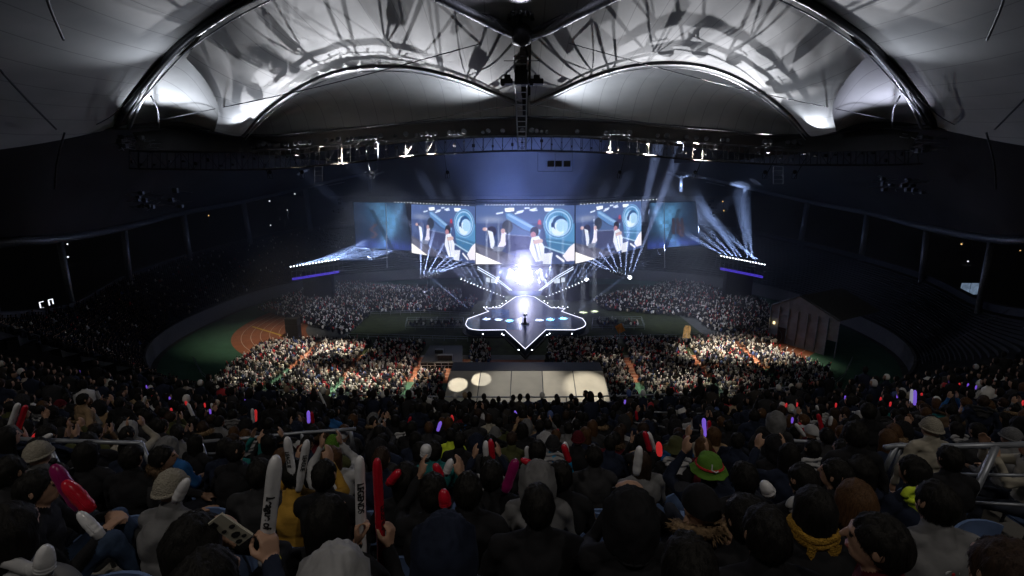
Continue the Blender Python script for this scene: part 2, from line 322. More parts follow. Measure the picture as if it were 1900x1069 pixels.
    # light on the far membrane tips, put in as pale tubes
    for (x0, y0, x1, y1, Y) in ((180, 333, 280, 337, 110), (605, 345, 640, 338, 190), (250, 352, 330, 342, 120)):
        a, b = WL(q([(x0, y0, Y), (x1, y1, Y)])); mb = MB(); mb.tube([a, b], .14, 5); rb(mb, 'cable', M['white_steel'])
# upper V arches and the bay above them
for s_ in (0, 1):
    q = mir if s_ else (lambda l: l)
    pts = WL(q([(740, -40, 40), (820, -2, 43), (880, 28, 46), (930, 54, 49), (958, 64, 50), (975, 68, 50)])); mb = MB(); mb.tube(resample(pts, 30), .42, 8); rb(mb, 'main_arch', M['steel'])
    mb = MB(); mb.grid(loft(WL(q([(742, -44, 40.5), (820, -6, 43.5), (880, 24, 46.5), (930, 50, 49.5), (975, 64, 50.5)])), WL(q([(742, -260, 30), (820, -260, 30), (880, -250, 30), (930, -240, 30), (975, -235, 30)])), 24, 12, Vector((0, 0, 3)))); rb(mb, 'membrane', M['membrane'])
mb = MB(); hub = W(968, 62, 50); mb.lathe([(.1, -1.2), (.9, -.9), (1.1, 0), (.7, .8), (.2, 1.6)], hub, 14); rb(mb, 'arch_hub', M['dark_steel'])
mb = MB(); mb.tube([W(966, -40, 46), W(966, 62, 50)], .16, 6); rb(mb, 'mast', M['dark_steel'])
mb = MB()
for k in range(16):
    an = k*math.pi/8; c = W(966, 33, 49); mb.box(c+Vector((1.15*math.cos(an), 1.15*math.sin(an), 0)), (.34, .34, .5))
mb.tube([W(966, 33, 49)+Vector((1.1*math.cos(k*.5), 1.1*math.sin(k*.5), 0)) for k in range(14)], .08, 5); rb(mb, 'lamp_crown', M['black'])
mk('truss_steel', (.055, .057, .065), .85, 0, var=.5, scale=1); mk('truss_dark', (.02, .021, .024), .9, 0)
# ---------------------------------------------------------------- ring truss with floodlights, radial catwalk
LOW = [(240, 313, 66), (330, 314, 68), (430, 315, 71), (520, 312, 73), (630, 303, 75), (790, 287, 76), (965, 279, 76), (1150, 284, 76), (1270, 294, 75), (1430, 304, 73), (1560, 306, 71), (1640, 306, 68), (1712, 304, 66)]
UP = [(240, 280, 66), (330, 281, 68), (430, 281, 71), (520, 277, 73), (630, 268, 75), (790, 257, 76), (965, 252, 76), (1150, 255, 76), (1270, 263, 75), (1430, 273, 73), (1560, 277, 71), (1640, 277, 68), (1712, 275, 66)]
truss = empty('lighting_truss', W(965, 280, 76)); tag(truss, 'long curved steel lighting truss hanging under the roof edge across the picture', 'truss')
TO = W(965, 280, 76)
def tb(mb, name, m, par, off, label=None):
    mb.v = [tuple(Vector(p)-off) for p in mb.v]; o = mb.build(name, m, par)
    if label: o['label'] = label
    return o
NT = 150; lo = resample(WL(LOW), NT); up = resample(WL(UP), NT); back = Vector((0, 1.6, 0))
mb = MB(); mb.tube(lo, .10, 5); mb.tube([p+back for p in lo], .10, 5); tb(mb, 'lower_chord', M['truss_steel'], truss, TO)
mb = MB(); mb.tube(up, .10, 5); mb.tube([p+back for p in up], .10, 5); tb(mb, 'upper_chord', M['truss_steel'], truss, TO)
mb = MB()
for i in range(0, NT, 2):
    mb.tube([lo[i], up[i]], .055, 4); mb.tube([lo[i]+back, up[i]+back], .055, 4); mb.tube([lo[i], lo[i]+back], .05, 4); mb.tube([up[i], up[i]+back], .05, 4)
    if i+2 < NT: mb.tube([lo[i] if i % 4 else up[i], up[i+2] if i % 4 else lo[i+2]], .035, 4)
tb(mb, 'bracing', M['truss_steel'], truss, TO)
mb = MB(); mb.grid([[p+Vector((0, .1, .06)) for p in lo], [p+Vector((0, 1.5, .06)) for p in lo]]); tb(mb, 'walkway', M['truss_dark'], truss, TO)
for i in range(0, NT, 2):  # extra equipment boxes added so the truss throws denser shadows on the membranes
    mb = MB(); mb.box(lo[i].lerp(up[i], random.uniform(.2, .8))+Vector((0, .5, 0)), (random.uniform(.15, .5), .3, random.uniform(.2, .5))); tb(mb, 'equipment_shadow_box', M['black'], truss, TO)
# floodlights standing on the truss
def make_flood():
    r = empty('floodlight'); mb = MB(); mb.lathe([(.12, -.30), (.36, -.18), (.46, .18), (.46, .24)], n=12); mb.lathe([(.0, .235), (.42, .235)], n=12)
    o = mb.build('lamp_housing', M['truss_steel'], r, True); o.rotation_euler = (R(62), 0, 0); o.location = (0, 0, .75)
    mb = MB(); mb.tube([(-.5, 0, .75), (-.5, 0, .1), (.5, 0, .1), (.5, 0, .75)], .04, 4); mb.tube([(0, 0, -.1), (0, 0, .1)], .06, 5); mb.build('bracket', M['truss_dark'], r)
    return r
def copy_tree(o, parent=None):
    c = o.copy(); COL.objects.link(c)
    if parent is not None: c.parent = parent
    for ch in list(o.children): copy_tree(ch, c)
    return c
fl0 = make_flood(); first = True
for i in range(20, NT-20):
    if random.random() < .42: continue
    o = fl0 if first else copy_tree(fl0); first = False
    o.location = up[i]+Vector((0, .4, .12)); o.rotation_euler = (0, 0, random.uniform(-.4, .4)); o.scale = [random.uniform(.6, .95)]*3
    tag(o, 'round floodlight standing on top of the long curved lighting truss', 'floodlight', 'floodlights in a row along the roof truss')
# radial catwalk, seen as a ladder hanging down the middle
cw = empty('catwalk', W(967, 180, 62)); tag(cw, 'narrow ladder like catwalk hanging down the centre between the two roof bays', 'catwalk'); CO = W(967, 180, 62)
a0, a1, b0, b1 = W(954, 104, 54), W(979, 104, 54), W(961.5, 278, 72), W(975.5, 278, 72)
mb = MB(); mb.tube([a0, b0], .10, 5); mb.tube([a1, b1], .10, 5); tb(mb, 'rails', M['white_steel'], cw, CO)
for k in range(17): f = k/16; mb = MB(); mb.tube([a0.lerp(b0, f), a1.lerp(b1, f)], .06, 4); tb(mb, 'rung', M['white_steel'], cw, CO)
mb = MB(); up_ = Vector((0, 0, 1.2)); mb.tube([a0+up_*.4, b0+up_], .06, 4); mb.tube([a1+up_*.4, b1+up_], .06, 4)
for k in range(0, 17, 2): f = k/16; mb.tube([a0.lerp(b0, f), a0.lerp(b0, f)+up_*(.4+.6*f)], .04, 4); mb.tube([a1.lerp(b1, f), a1.lerp(b1, f)+up_*(.4+.6*f)], .04, 4)
tb(mb, 'handrail', M['steel'], cw, CO)
mb = MB(); c = W(967, 140, 56); mb.box(c, (1.5, .3, 1.9)); tb(mb, 'cabinet', M['black'], cw, CO)
mb = MB(); t_ = W(967, 72, 52)
for p in (a0, a1): mb.tube([p, t_+Vector((.25 if p is a1 else -.25, 0, 0))], .08, 5); mb.tube([p+Vector((0, 0, 0)), t_-Vector((0, 0, .6))], .05, 4)
mb.tube([W(935, 113, 54), W(1000, 113, 54)], .05, 4); tb(mb, 'hanger_frame', M['dark_steel'], cw, CO)
for x, w_ in ((940, 1.4), (994, 1.7)):
    s_ = empty('loudspeaker', W(x, 152, 57)); tag(s_, 'dark loudspeaker cluster on the %s of the central ladder catwalk' % ('left' if x < 960 else 'right'), 'loudspeaker')
    mb = MB(); mb.box((0, 0, 0), (w_, .9, .55)); mb.box((.1, 0, .45), (.7, .7, .5)); mb.box((-w_*.3, 0, -.35), (.4, .5, .2)); mb.build('cabinets', M['black'], s_)
    mb = MB(); mb.tube([(0, 0, .7), (0, 0, 1.0)], .05, 4); mb.tube([(0, 0, 0), ((1.2 if x < 960 else -1.2), 0, 0)], .07, 4); mb.build('bracket', M['dark_steel'], s_)
# hanging frames under the truss
def frame_rig(name, x0, y0, x1, y1, Y, label, nx, nz, m='steel', cat='frame'):
    o = empty(name, W((x0+x1)/2, y1, Y)); off = W((x0+x1)/2, y1, Y); tag(o, label, cat)
    a, b, c, d = W(x0, y0, Y), W(x1, y0, Y), W(x1, y1, Y), W(x0, y1, Y); mb = MB()
    for k in range(nx+1): f = k/nx; mb.tube([a.lerp(b, f), d.lerp(c, f)], .05, 4)
    for k in range(nz+1): f = k/nz; mb.tube([a.lerp(d, f), b.lerp(c, f)], .05, 4)
    tb(mb, 'frame_bars', M[m], o, off); return o, off, (a, b, c, d)
frame_rig('hanging_frame', 584, 309, 598, 343, 74, 'small bright ladder frame hanging from the left part of the truss', 1, 4, 'white_steel')
frame_rig('hanging_frame', 1435, 309, 1453, 341, 73, 'small bright ladder frame hanging from the right part of the truss', 1, 4, 'white_steel')
o, off, q4 = frame_rig('speaker_rig', 998, 283, 1062, 318, 76, 'open frame with four hanging loudspeaker boxes below the centre of the truss', 2, 1)
for k, x in enumerate((1022, 1036, 1052)):
    mb = MB(); mb.box(W(x, 304, 76), (1.0, .8, .9)); tb(mb, 'speaker_box', M['black'], o, off)
def clutter(cx, cyy, Y, w, h, n, label, seed):
    rnd = random.Random(seed); off = W(cx, cyy, Y); o = empty('speaker_cluster', off); tag(o, label, 'speaker cluster'); mb = MB()
    for k in range(n):
        a = W(cx+rnd.uniform(-w, w), cyy+rnd.uniform(-h, h), Y+rnd.uniform(-1, 1)); b = a+Vector((rnd.uniform(-3, 3), rnd.uniform(-.5, .5), rnd.uniform(-.5, .5)))
        mb.tube([a, b], .05, 4)
        if k % 3 == 0: mc = MB(); mc.box(a, (rnd.uniform(.3, .9), .5, rnd.uniform(.3, .8))); tb(mc, 'speaker_box', M['steel' if Y < 100 else 'black'], o, off)
    tb(mb, 'frame_bars', M['white_steel' if Y < 100 else 'dark_steel'], o, off)
clutter(295, 370, 80, 40, 18, 34, 'cluttered rig of speakers and bars under the left roof', 1)
clutter(1675, 345, 80, 40, 14, 34, 'cluttered rig of speakers and bars under the right roof', 2)
clutter(625, 390, 150, 12, 22, 22, 'tall rig of speakers beside the left stage banner', 3)
clutter(1328, 390, 150, 12, 22, 22, 'tall rig of speakers beside the right stage banner', 4)
clutter(245, 262, 62, 22, 14, 30, 'dense bracket of bars at the left foot of the main arch', 5)
clutter(1705, 268, 62, 22, 14, 30, 'dense bracket of bars at the right foot of the main arch', 6)

for a_, b_, e_ in UPL:
    o = empty('uplight', a_); side = 'left' if a_.x < 3 else 'right'; tag(o, 'small dark uplight hanging behind the %s half of the roof truss' % side, 'uplight', 'uplights behind the %s half of the truss' % side)
    mb = MB(); mb.lathe([(.02, -.75), (.3, -.7), (.34, -.3), (.30, -.28)], n=10); q = mb.build('housing', M['black'], o); q.rotation_euler = (b_-a_).to_track_quat('Z', 'Y').to_euler(); mb = MB(); mb.tube([(.4, 0, -.3), (.4, 0, -1.2), (-.4, 0, -1.2), (-.4, 0, -.3)], .05, 4); mb.tube([(0, 0, -1.2), (0, -3, 2.6)], .06, 4); mb.build('bracket', M['truss_dark'], o)
for h_ in HOUSE:
    o = empty('house_lamp', h_); tag(o, 'house lamp under the roof above the %s half of the near stand' % ('left' if h_[0] < 0 else 'right'), 'lamp'); mb = MB(); mb.lathe([(.02, .5), (.4, .4), (.5, .05), (.48, .05)], n=12); mb.build('housing', M['dark_steel'], o); mb = MB(); mb.tube([(0, 0, .5), (0, 0, 3)], .05, 5); mb.build('hanger', M['dark_steel'], o)
HETERO = True
# ---------------------------------------------------------------- stage smoke (a closed box of even density the beams shine through)
mb = MB(); mb.box((3, 144, 23.4), (190, 112, 46.0)); smoke = mb.build('smoke', bpy.data.materials.new('smoke')); tag(smoke, kind='stuff')
sm = smoke.data.materials[0]; sm.use_nodes = True; t = sm.node_tree; t.nodes.clear()
vo = t.nodes.new('ShaderNodeVolumePrincipled'); vo.inputs['Density'].default_value = .0042; vo.inputs['Color'].default_value = (.82, .87, 1, 1); vo.inputs['Anisotropy'].default_value = .25
if HETERO:
    tc_ = t.nodes.new('ShaderNodeTexCoord'); nz_ = t.nodes.new('ShaderNodeTexNoise'); nz_.inputs['Scale'].default_value = .055; nz_.inputs['Detail'].default_value = 2; t.links.new(tc_.outputs['Object'], nz_.inputs['Vector'])
    mr_ = t.nodes.new('ShaderNodeMapRange'); mr_.inputs[1].default_value = .35; mr_.inputs[2].default_value = .65; mr_.inputs[3].default_value = .0012; mr_.inputs[4].default_value = .0075; t.links.new(nz_.outputs['Fac'], mr_.inputs[0]); t.links.new(mr_.outputs[0], vo.inputs['Density'])
t.links.new(vo.outputs[0], t.nodes.new('ShaderNodeOutputMaterial').inputs['Volume'])
halo = MB(); halo.lathe([(.01, -6.5)]+[(9.5*math.cos(a), 6.5*math.sin(a)) for a in np.linspace(-1.4, 1.4, 14)]+[(.01, 6.5)], n=28); halo.v = [(x, y*.55, z) for x, y, z in halo.v]  # dense smoke ellipsoid added round the strobe to give it a halo
pf = halo.build('strobe_halo_smoke', bpy.data.materials.new('strobe_halo_smoke'), loc=STROBE+Vector((0, -3.2, 1.5))); tag(pf, kind='stuff'); pm = pf.data.materials[0]; pm.use_nodes = True; t = pm.node_tree; t.nodes.clear(); v2 = t.nodes.new('ShaderNodeVolumePrincipled'); v2.inputs['Density'].default_value = .035; v2.inputs['Color'].default_value = (.85, .86, 1, 1); t.links.new(v2.outputs[0], t.nodes.new('ShaderNodeOutputMaterial').inputs['Volume'])
# ---------------------------------------------------------------- the picture on the screens, drawn as vertex colours
PWI, PHI = 240, 140
def picture():
    yy, xx = np.mgrid[0:PHI, 0:PWI]; x = (xx+.5)/PWI; y = (yy+.5)/PHI; im = np.zeros((PHI, PWI, 3))
    im[:] = (.045, .075, .20); im += (y[..., None] < .3)*np.array((.03, .05, .10)); im += ((np.sin(x*9+y*4)*.5+.5)[..., None])*np.array((.02, .03, .07))
    asp = 1.7
    def paint(mask, col, a=1.0): mask = np.clip(mask.astype(float), 0, 1)[..., None]*a; im[:] = im*(1-mask)+np.array(col)*mask
    def poly(pts):
        m = np.zeros(x.shape, bool); n = len(pts); j = n-1
        for i in range(n):
            xi, yi = pts[i]; xj, yj = pts[j]
            m ^= ((yi > y) != (yj > y)) & (x < (xj-xi)*(y-yi)/(yj-yi+1e-12)+xi); j = i
        return m
    def ell(cx, cy_, rx, ry=None): ry = ry or rx*asp; return ((x-cx)/rx)**2+((y-cy_)/ry)**2 < 1
    def seg(x0, y0, x1, y1, w):
        dx, dy = x1-x0, (y1-y0); px_, py_ = x-x0, y-y0; tt = np.clip((px_*dx+py_*dy/asp**2)/(dx*dx+dy*dy/asp**2), 0, 1); return np.hypot(px_-tt*dx, (py_-tt*dy)/asp) < w
    paint(np.exp(-((x-.16)/.12)**2-((y-.24)/.05)**2), (.35, .40, .55), .7)
    paint(poly([(.30, .13), (.36, .13), (.66, .42), (.64, .50), (.48, .40), (.31, .22)]), (.13, .30, .62)); paint(seg(.33, .16, .64, .43, .012), (.35, .55, .85))
    paint(poly([(.31, .24), (.46, .41), (.62, .50), (.62, .56), (.34, .52)]), (.08, .15, .34))
    for a, b, c, d, e, f_, g_, h in ((.29, .05, .39, .04, .385, .10, .30, .11), (.69, .04, .79, .04, .785, .10, .70, .10)): paint(poly([(a, b), (c, d), (e, f_), (g_, h)]), (1.2, 1.25, 1.3))
    for a in ((.40, .14, .47, .11), (.42, .11, .48, .09), (.55, .08, .61, .05), (.57, .09, .62, .08), (.21, .14, .27, .12), (.50, .05, .54, .045)): paint(seg(*a, .007), (.9, 1, 1.2))
    # round emblem with a hooked crest
    paint(poly([(.70, .45), (1, .30), (1, .62), (.72, .62)]), (.10, .30, .58)); paint(ell(.835, .31, .150), (.25, .50, .80)); paint(ell(.835, .31, .140), (.07, .22, .48)); paint(ell(.835, .31, .128), (.50, .72, 1.0)); paint(ell(.835, .31, .116), (.12, .36, .66))
    paint(ell(.835, .34, .10), (.50, .75, 1.05)); paint(ell(.83, .40, .065), (.80, .95, 1.1)); paint(ell(.85, .30, .075) & ~ell(.865, .34, .066), (.03, .10, .28)); paint(ell(.865, .36, .050), (.45, .72, .95)); paint(ell(.775, .33, .013, .045), (.02, .06, .2))
    for k in range(5): paint(seg(.80+.02*k, .13+.006*abs(k-2), .80+.02*k, .17, .004), (.06, .2, .45))
    paint(poly([(.70, .55), (1, .62), (1, .90), (.74, .74)]), (.06, .20, .40)); paint(seg(.70, .70, 1, .88, .007), (.45, .65, .85)); paint(seg(.72, .60, 1, .68, .004), (.3, .55, .8))
    # floor and desks
    paint(poly([(0, .64), (.30, .80), (.62, 1), (0, 1)]), (.10, .10, .15)); paint(poly([(0, .68), (.20, .80), (.30, .92), (.28, 1), (.1, 1)]), (.17, .17, .24)); paint(poly([(0, .80), (.27, 1), (0, 1)]), (1.3, 1.25, 1.2))
    # people in white jackets, seen small
    def man(cx, cy_, s_, flip=1):
        paint(ell(cx-.01*flip*s_, cy_, .042*s_, .075*s_), (.02, .02, .04)); paint(ell(cx-.022*flip*s_, cy_+.055*s_, .026*s_, .05*s_), (.55, .25, .30))
        paint(poly([(cx-.04*s_, cy_+.10*s_), (cx+.03*s_, cy_+.07*s_), (cx+.085*s_, cy_+.25*s_), (cx+.08*s_, cy_+.48*s_), (cx+.0*s_, cy_+.50*s_), (cx-.06*s_, cy_+.28*s_)]), (.95, .98, 1.1)); paint(seg(cx-.02*s_, cy_+.14*s_, cx+.03*s_, cy_+.46*s_, .006), (.3, .33, .45)); paint(seg(cx+.03*s_, cy_+.2*s_, cx+.05*s_, cy_+.4*s_, .004), (.5, .55, .7))
    paint(ell(.16, .44, .05, .09), (.03, .03, .08)); paint(poly([(.12, .42), (.17, .45), (.19, .62), (.18, .74), (.15, .72), (.14, .58)]), (.9, .95, 1.1)); paint(ell(.09, .40, .022, .03), (.7, .45, .45))
    paint(ell(.32, .36, .055, .11), (.03, .04, .07)); paint(poly([(.26, .44), (.31, .46), (.31, .66), (.24, .76), (.21, .74), (.25, .60)]), (.95, .9, 1.05)); paint(ell(.275, .43, .022, .04), (.65, .42, .45)); paint(poly([(.17, .70), (.30, .70), (.26, .78), (.18, .78)]), (.22, .25, .36)); paint(ell(.645, .30, .018, .06), (.55, .06, .1)); paint(ell(.64, .36, .035, .04), (.08, .06, .15))
    paint(poly([(.30, .49), (.55, .52), (.555, .86), (.305, .80)]), (.055, .065, .16)); paint(seg(.30, .49, .55, .52, .004), (.25, .3, .5)); paint(poly([(.42, .84), (.57, .88), (.60, .96), (.40, .88)]), (.02, .02, .05))
    man(.605, .44, 1.05); paint(poly([(.88, .86), (.95, .70), (1, .64), (1, .94), (.92, .95)]), (1, .95, 1.05)); paint(poly([(.68, .82), (.78, .80), (.76, 1), (.68, 1)]), (.85, .88, 1.0)); paint(seg(.82, .86, .89, .95, .010), (1, 1, 1.1)); paint(seg(.60, .62, .66, .60, .02), (.7, .5, .5))
    im2 = im.copy()
    im2[1:-1, 1:-1] = (im[1:-1, 1:-1]*2+im[:-2, 1:-1]+im[2:, 1:-1]+im[1:-1, :-2]+im[1:-1, 2:])/6
    return im2
PIC = picture()
def banner_picture(w=60, h=50, seed=0):
    yy, xx = np.mgrid[0:h, 0:w]; x = xx/w; y = yy/h; im = np.zeros((h, w, 3)); im[:] = (.008, .03, .08)
    gl = np.exp(-((x-.6-.3*(y-.5))/.22)**2)*np.exp(-((y-.3)/.3)**2); im += gl[..., None]*np.array((.08, .24, .42)); im += np.exp(-((x-.9+.5*(y))/.1)**2)[..., None]*np.array((.08, .2, .36))
    im += np.exp(-((y-.92)/.12)**2)[..., None]*np.array((.03, .04, .25)); im[(np.abs(x-.25-.35*y) < .04) & (y > .15)] *= .35; im[(np.abs(x-.3-.04*np.sin(y*30)) < .03) & (np.abs(y-.62) < .16)] = (.12, .06, .07)
    n = np.random.default_rng(seed).random((h//4+1, w//4+1)); im *= (.3+.7*np.sin(np.pi*np.clip(x, .02, .98))**.6)[..., None]; im *= (.7+.6*np.kron(n, np.ones((4, 4)))[:h, :w])[..., None]
    return im
def picture_mesh(name, tl, tr, br, bl, img, mat, parent, off, bow=0.0):
    h, w = img.shape[:2]; nrm = (tr-tl).cross(bl-tl).normalized(); V = []
    for j in range(h+1):
        fj = j/h
        for i in range(w+1):
            fi = i/w; p = tl.lerp(tr, fi).lerp(bl.lerp(br, fi), fj)+nrm*bow*math.sin(math.pi*fi); V.append(tuple(p-off))
    F = [(j*(w+1)+i, (j+1)*(w+1)+i, (j+1)*(w+1)+i+1, j*(w+1)+i+1) for j in range(h) for i in range(w)]
    me = bpy.data.meshes.new(name); me.from_pydata(V, [], F); me.materials.append(mat)
    ca = me.color_attributes.new('picture', 'FLOAT_COLOR', 'CORNER'); c = np.ones((h*w, 4, 4)); c[..., :3] = img.reshape(-1, 1, 3); ca.data.foreach_set('color', c.ravel())
    o = bpy.data.objects.new(name, me); COL.objects.link(o); o.parent = parent; return o
def screen_mat(name, strength):
    m = bpy.data.materials.new(name); m.use_nodes = True; t = m.node_tree; b = t.nodes['Principled BSDF']; b.inputs['Base Color'].default_value = (0, 0, 0, 1); b.inputs['Specular IOR Level'].default_value = 0
    at = t.nodes.new('ShaderNodeAttribute'); at.attribute_name = 'picture'; t.links.new(at.outputs['Color'], b.inputs['Emission Color']); b.inputs['Emission Strength'].default_value = strength; b.inputs['Roughness'].default_value = .6; return m
SM, BM = screen_mat('screen_glow', 1.15), screen_mat('banner_print_glow', 1.0)  # banner prints glow by emission in place of light falling on them
def big_screen(q, Ys, label):
    tl, tr, br, bl = [W(x, y, Y) for (x, y), Y in zip(q, Ys)]; off = (bl+br)/2; r = empty('video_screen', off); tag(r, label, 'video screen')
    picture_mesh('display', tl, tr, br, bl, PIC, SM, r, off)
    nrm = (tr-tl).cross(bl-tl).normalized(); back = nrm*-.8 if (nrm.y < 0) else nrm*.8
    mb = MB(); n = len(mb.v); P = [tl, tr, br, bl]; 
    for p in P: mb.v.append(tuple(p+back*.1-off))
    for p in P: mb.v.append(tuple(p+back-off))
    for f in ((0, 3, 2, 1), (4, 5, 6, 7), (0, 1, 5, 4), (1, 2, 6, 5), (2, 3, 7, 6), (3, 0, 4, 7)): mb.f.append(f); mb.m.append(0)
    mb.build('cabinet', M['black'], r)
    mb = MB(); up = Vector((0, 0, 1)); mb.tube([tl+up*.9-off, tr+up*.9-off], .12, 5); mb.tube([tl+up*1.6-off, tr+up*1.6-off], .12, 5)
    for k in range(20): f = k/19; a = tl.lerp(tr, f)-off; mb.tube([a+up*.9, a+up*1.6], .05, 4)
    mb.build('top_truss', M['dark_steel'], r)
big_screen([(883, 381), (1066, 381), (1066, 490), (883, 490)], (135,)*4, 'centre video screen showing players in white jackets beside a round blue emblem')
big_screen([(763, 379), (882, 383), (882, 489), (764, 469)], (150, 135.5, 135.5, 150), 'left hand video screen turned inward repeating the picture of players and emblem')
big_screen([(1068, 381), (1190, 373), (1190, 460), (1068, 489)], (135.5, 152, 152, 135.5), 'right hand video screen turned inward repeating the picture of players and emblem')
for q, Y, sd, lab in (([(655, 375), (752, 376), (766, 466), (660, 460)], (160, 152, 152, 160), 1, 'left stage banner, dim blue painted landscape beyond the left screen'), ([(1205, 376), (1290, 374), (1300, 455), (1200, 464)], (153, 162, 162, 153), 2, 'right stage banner, dim blue painted landscape with dark figures beyond the right screen')):
    tl, tr, br, bl = [W(x, y, YY) for (x, y), YY in zip(q, Y)]; off = (bl+br)/2; r = empty('banner', off); tag(r, lab, 'banner'); im = banner_picture(seed=sd)
    if sd == 2:
        im = im[:, ::-1].copy()
        for cx in (.55, .64, .73): im[18:36, int(cx*60)-1:int(cx*60)+2] = (.04, .02, .03)
    picture_mesh('print', tl, tr, br, bl, im, BM, r, off, 1.5); mb = MB(); mb.tube([tl-off, tr-off], .15, 5); mb.tube([bl-off, br-off], .15, 5); mb.tube([tl-off, bl-off], .15, 5); mb.tube([tr-off, br-off], .15, 5); mb.build('frame', M['dark_steel'], r)
for x, lab in ((716, 'tall pale pole in front of the left stage banner'), (1232, 'tall pale pole in front of the right stage banner')):
    a, b = W(x, 378, 140), W(x+2, 492, 140); o = empty('pole', b); tag(o, lab, 'pole'); mb = MB(); mb.tube([(0, 0, -1), a-b], .16 if x < 800 else .1, 6); mb.build('shaft', M['white_steel'], o); mb = MB(); mb.box((0, 0, -1), (1, 1, .3)); mb.build('base', M['dark_steel'], o)
# ---------------------------------------------------------------- stage deck
OUTL = [(991.5, 551.5), (956, 552), (927.5, 571.8), (898, 573), (907, 578.5), (868, 592.5), (864.4, 603.7), (873.7, 611.3), (890.5, 613.5), (936.8, 613), (974.7, 648.5), (1013, 612.7), (1067, 613), (1082, 608), (1086.6, 601), (1080.7, 592), (1042, 578.5), (1048.8, 573), (1022.7, 571.8)]
OUT3 = [G(x, y, DECK) for x, y in OUTL]
def arc_pts(pts, i0, i1, n): return resample(pts[i0:i1+1], n)
deck_poly = [G(975, 548.8, DECK)] + OUT3[1:4] + [OUT3[4]] + resample(OUT3[5:9], 12) + OUT3[9:12] + resample(OUT3[12:16], 12) + OUT3[16:19] + [OUT3[0]]
stage = empty('stage', (3, 105, 0)); SO = Vector((3, 105, 0)); tag(stage, 'dark glossy stage platform outlined in white light with a pointed front', 'stage')
mb = MB(); mb.prism([(p.x-SO.x, p.y-SO.y) for p in deck_poly], .3, DECK); mb.build('deck', M['deck'], stage)
loop = deck_poly+[deck_poly[0]]; mb = MB(); mb.tube([p-SO+Vector((0, 0, .12)) for p in loop], .075, 5, False); mb.build('light_edge', M['edge_light'], stage)
mb = MB(); mb.prism([((p.x-SO.x)*1.0, (p.y-SO.y)*1.0) for p in [Vector((3+(q.x-3)*1.06, 105+(q.y-105)*1.05, 0)) for q in deck_poly]], -.03, .3); mb.build('apron', M['black'], stage)
for (x0, y0, x1, y1) in ((1012, 588, 1060, 611), (868, 589, 890, 611), (940, 590, 968, 612), (912, 574, 945, 590)):
    P = [G(x0, y1, DECK), G(x1, y1, DECK), G(x1, y0, DECK), G(x0, y0, DECK)]; mb = MB(); mb.quad(*[Vector((p.x-SO.x, p.y-SO.y, DECK+.006)) for p in P]); mb.build('floor_display', M['panel_blue'], stage)
def disc_lamp(loc, r_=.22, name='spotlight', label='', group='', mat='lamp_white', tilt=None):
    """small moving head: yoke, housing and a shining lens"""
    o = empty(name, loc); tag(o, label, 'spotlight', group)
    mb = MB(); mb.lathe([(.02, -r_*1.3), (r_*.9, -r_), (r_*1.05, r_*.6), (r_*1.05, r_*.7)], n=8); mb.tube([(-r_*1.3, 0, 0), (-r_*1.3, 0, -r_*2), (r_*1.3, 0, -r_*2), (r_*1.3, 0, 0)], r_*.2, 4); a = mb.build('housing', M['black'], o)
    mb = MB(); mb.lathe([(.001, r_*1.35), (r_*.6, r_*1.2), (r_*.95, r_*.71), (r_, r_*.6)], n=8); b = mb.build('lens', M[mat], o)
    if tilt is not None:
        q_ = Vector(tilt).to_track_quat('Z', 'Y').to_euler(); a.rotation_euler = q_; b.rotation_euler = q_
    return o
k = 0
for i in range(len(loop)-1):
    a, b = loop[i], loop[i+1]; L = (b-a).length
    if 4 <= i <= 26 and L > 5:
        for f in np.linspace(.12, .88, max(2, int(L/5))):
            p = a.lerp(b, f); n_ = Vector(((b-a).y, -(b-a).x, 0)).normalized()
            if (p+n_-Vector((3, 105, p.z))).length < (p-Vector((3, 105, p.z))).length: n_ = -n_
            disc_lamp(p+n_*.8+Vector((0, 0, -.6)), .14, label='small white footlight bracketed outside the lit edge of the stage', group='footlights round the stage edge', tilt=(0, -.3, 1))
for x, y in ((898, 571), (903, 570.5), (915, 571), (921, 570), (927, 568), (932, 564), (939, 559), (1028, 571), (1036, 571), (1044, 569.5), (1053, 571), (1010, 559), (1016, 563)):
    disc_lamp(G(x, y, 2.6), .14, label='small white lamp beside the rear shoulder of the lit stage', group='lamps at the rear shoulders of the stage', tilt=(0, -.2, 1))
# trophy on its plinth
tr = empty('trophy', G(974, 601, DECK)); tr.scale = (.8, .8, .75); tag(tr, 'silver trophy cup on a slim plinth in a spotlight at the middle of the stage', 'trophy')
mb = MB(); mb.lathe([(0, 0), (1.1, 0), (1.1, .25), (.45, .35), (.32, 1.5), (.5, 1.7), (0, 1.7)], n=16); mb.build('plinth', M['black'], tr, True)
mb = MB(); mb.lathe([(0, 1.7), (.4, 1.72), (.16, 1.95), (.12, 2.2), (.42, 2.5), (.58, 3.0), (.50, 3.3), (.44, 3.3), (.3, 2.7), (0, 2.6)], n=16); mb.tube([(-.5, 0, 3.1), (-.85, 0, 2.9), (-.5, 0, 2.5)], .06, 5); mb.tube([(.5, 0, 3.1), (.85, 0, 2.9), (.5, 0, 2.5)], .06, 5); mb.build('cup', mk('silver', (.8, .8, .82), .2, .9), tr, True)
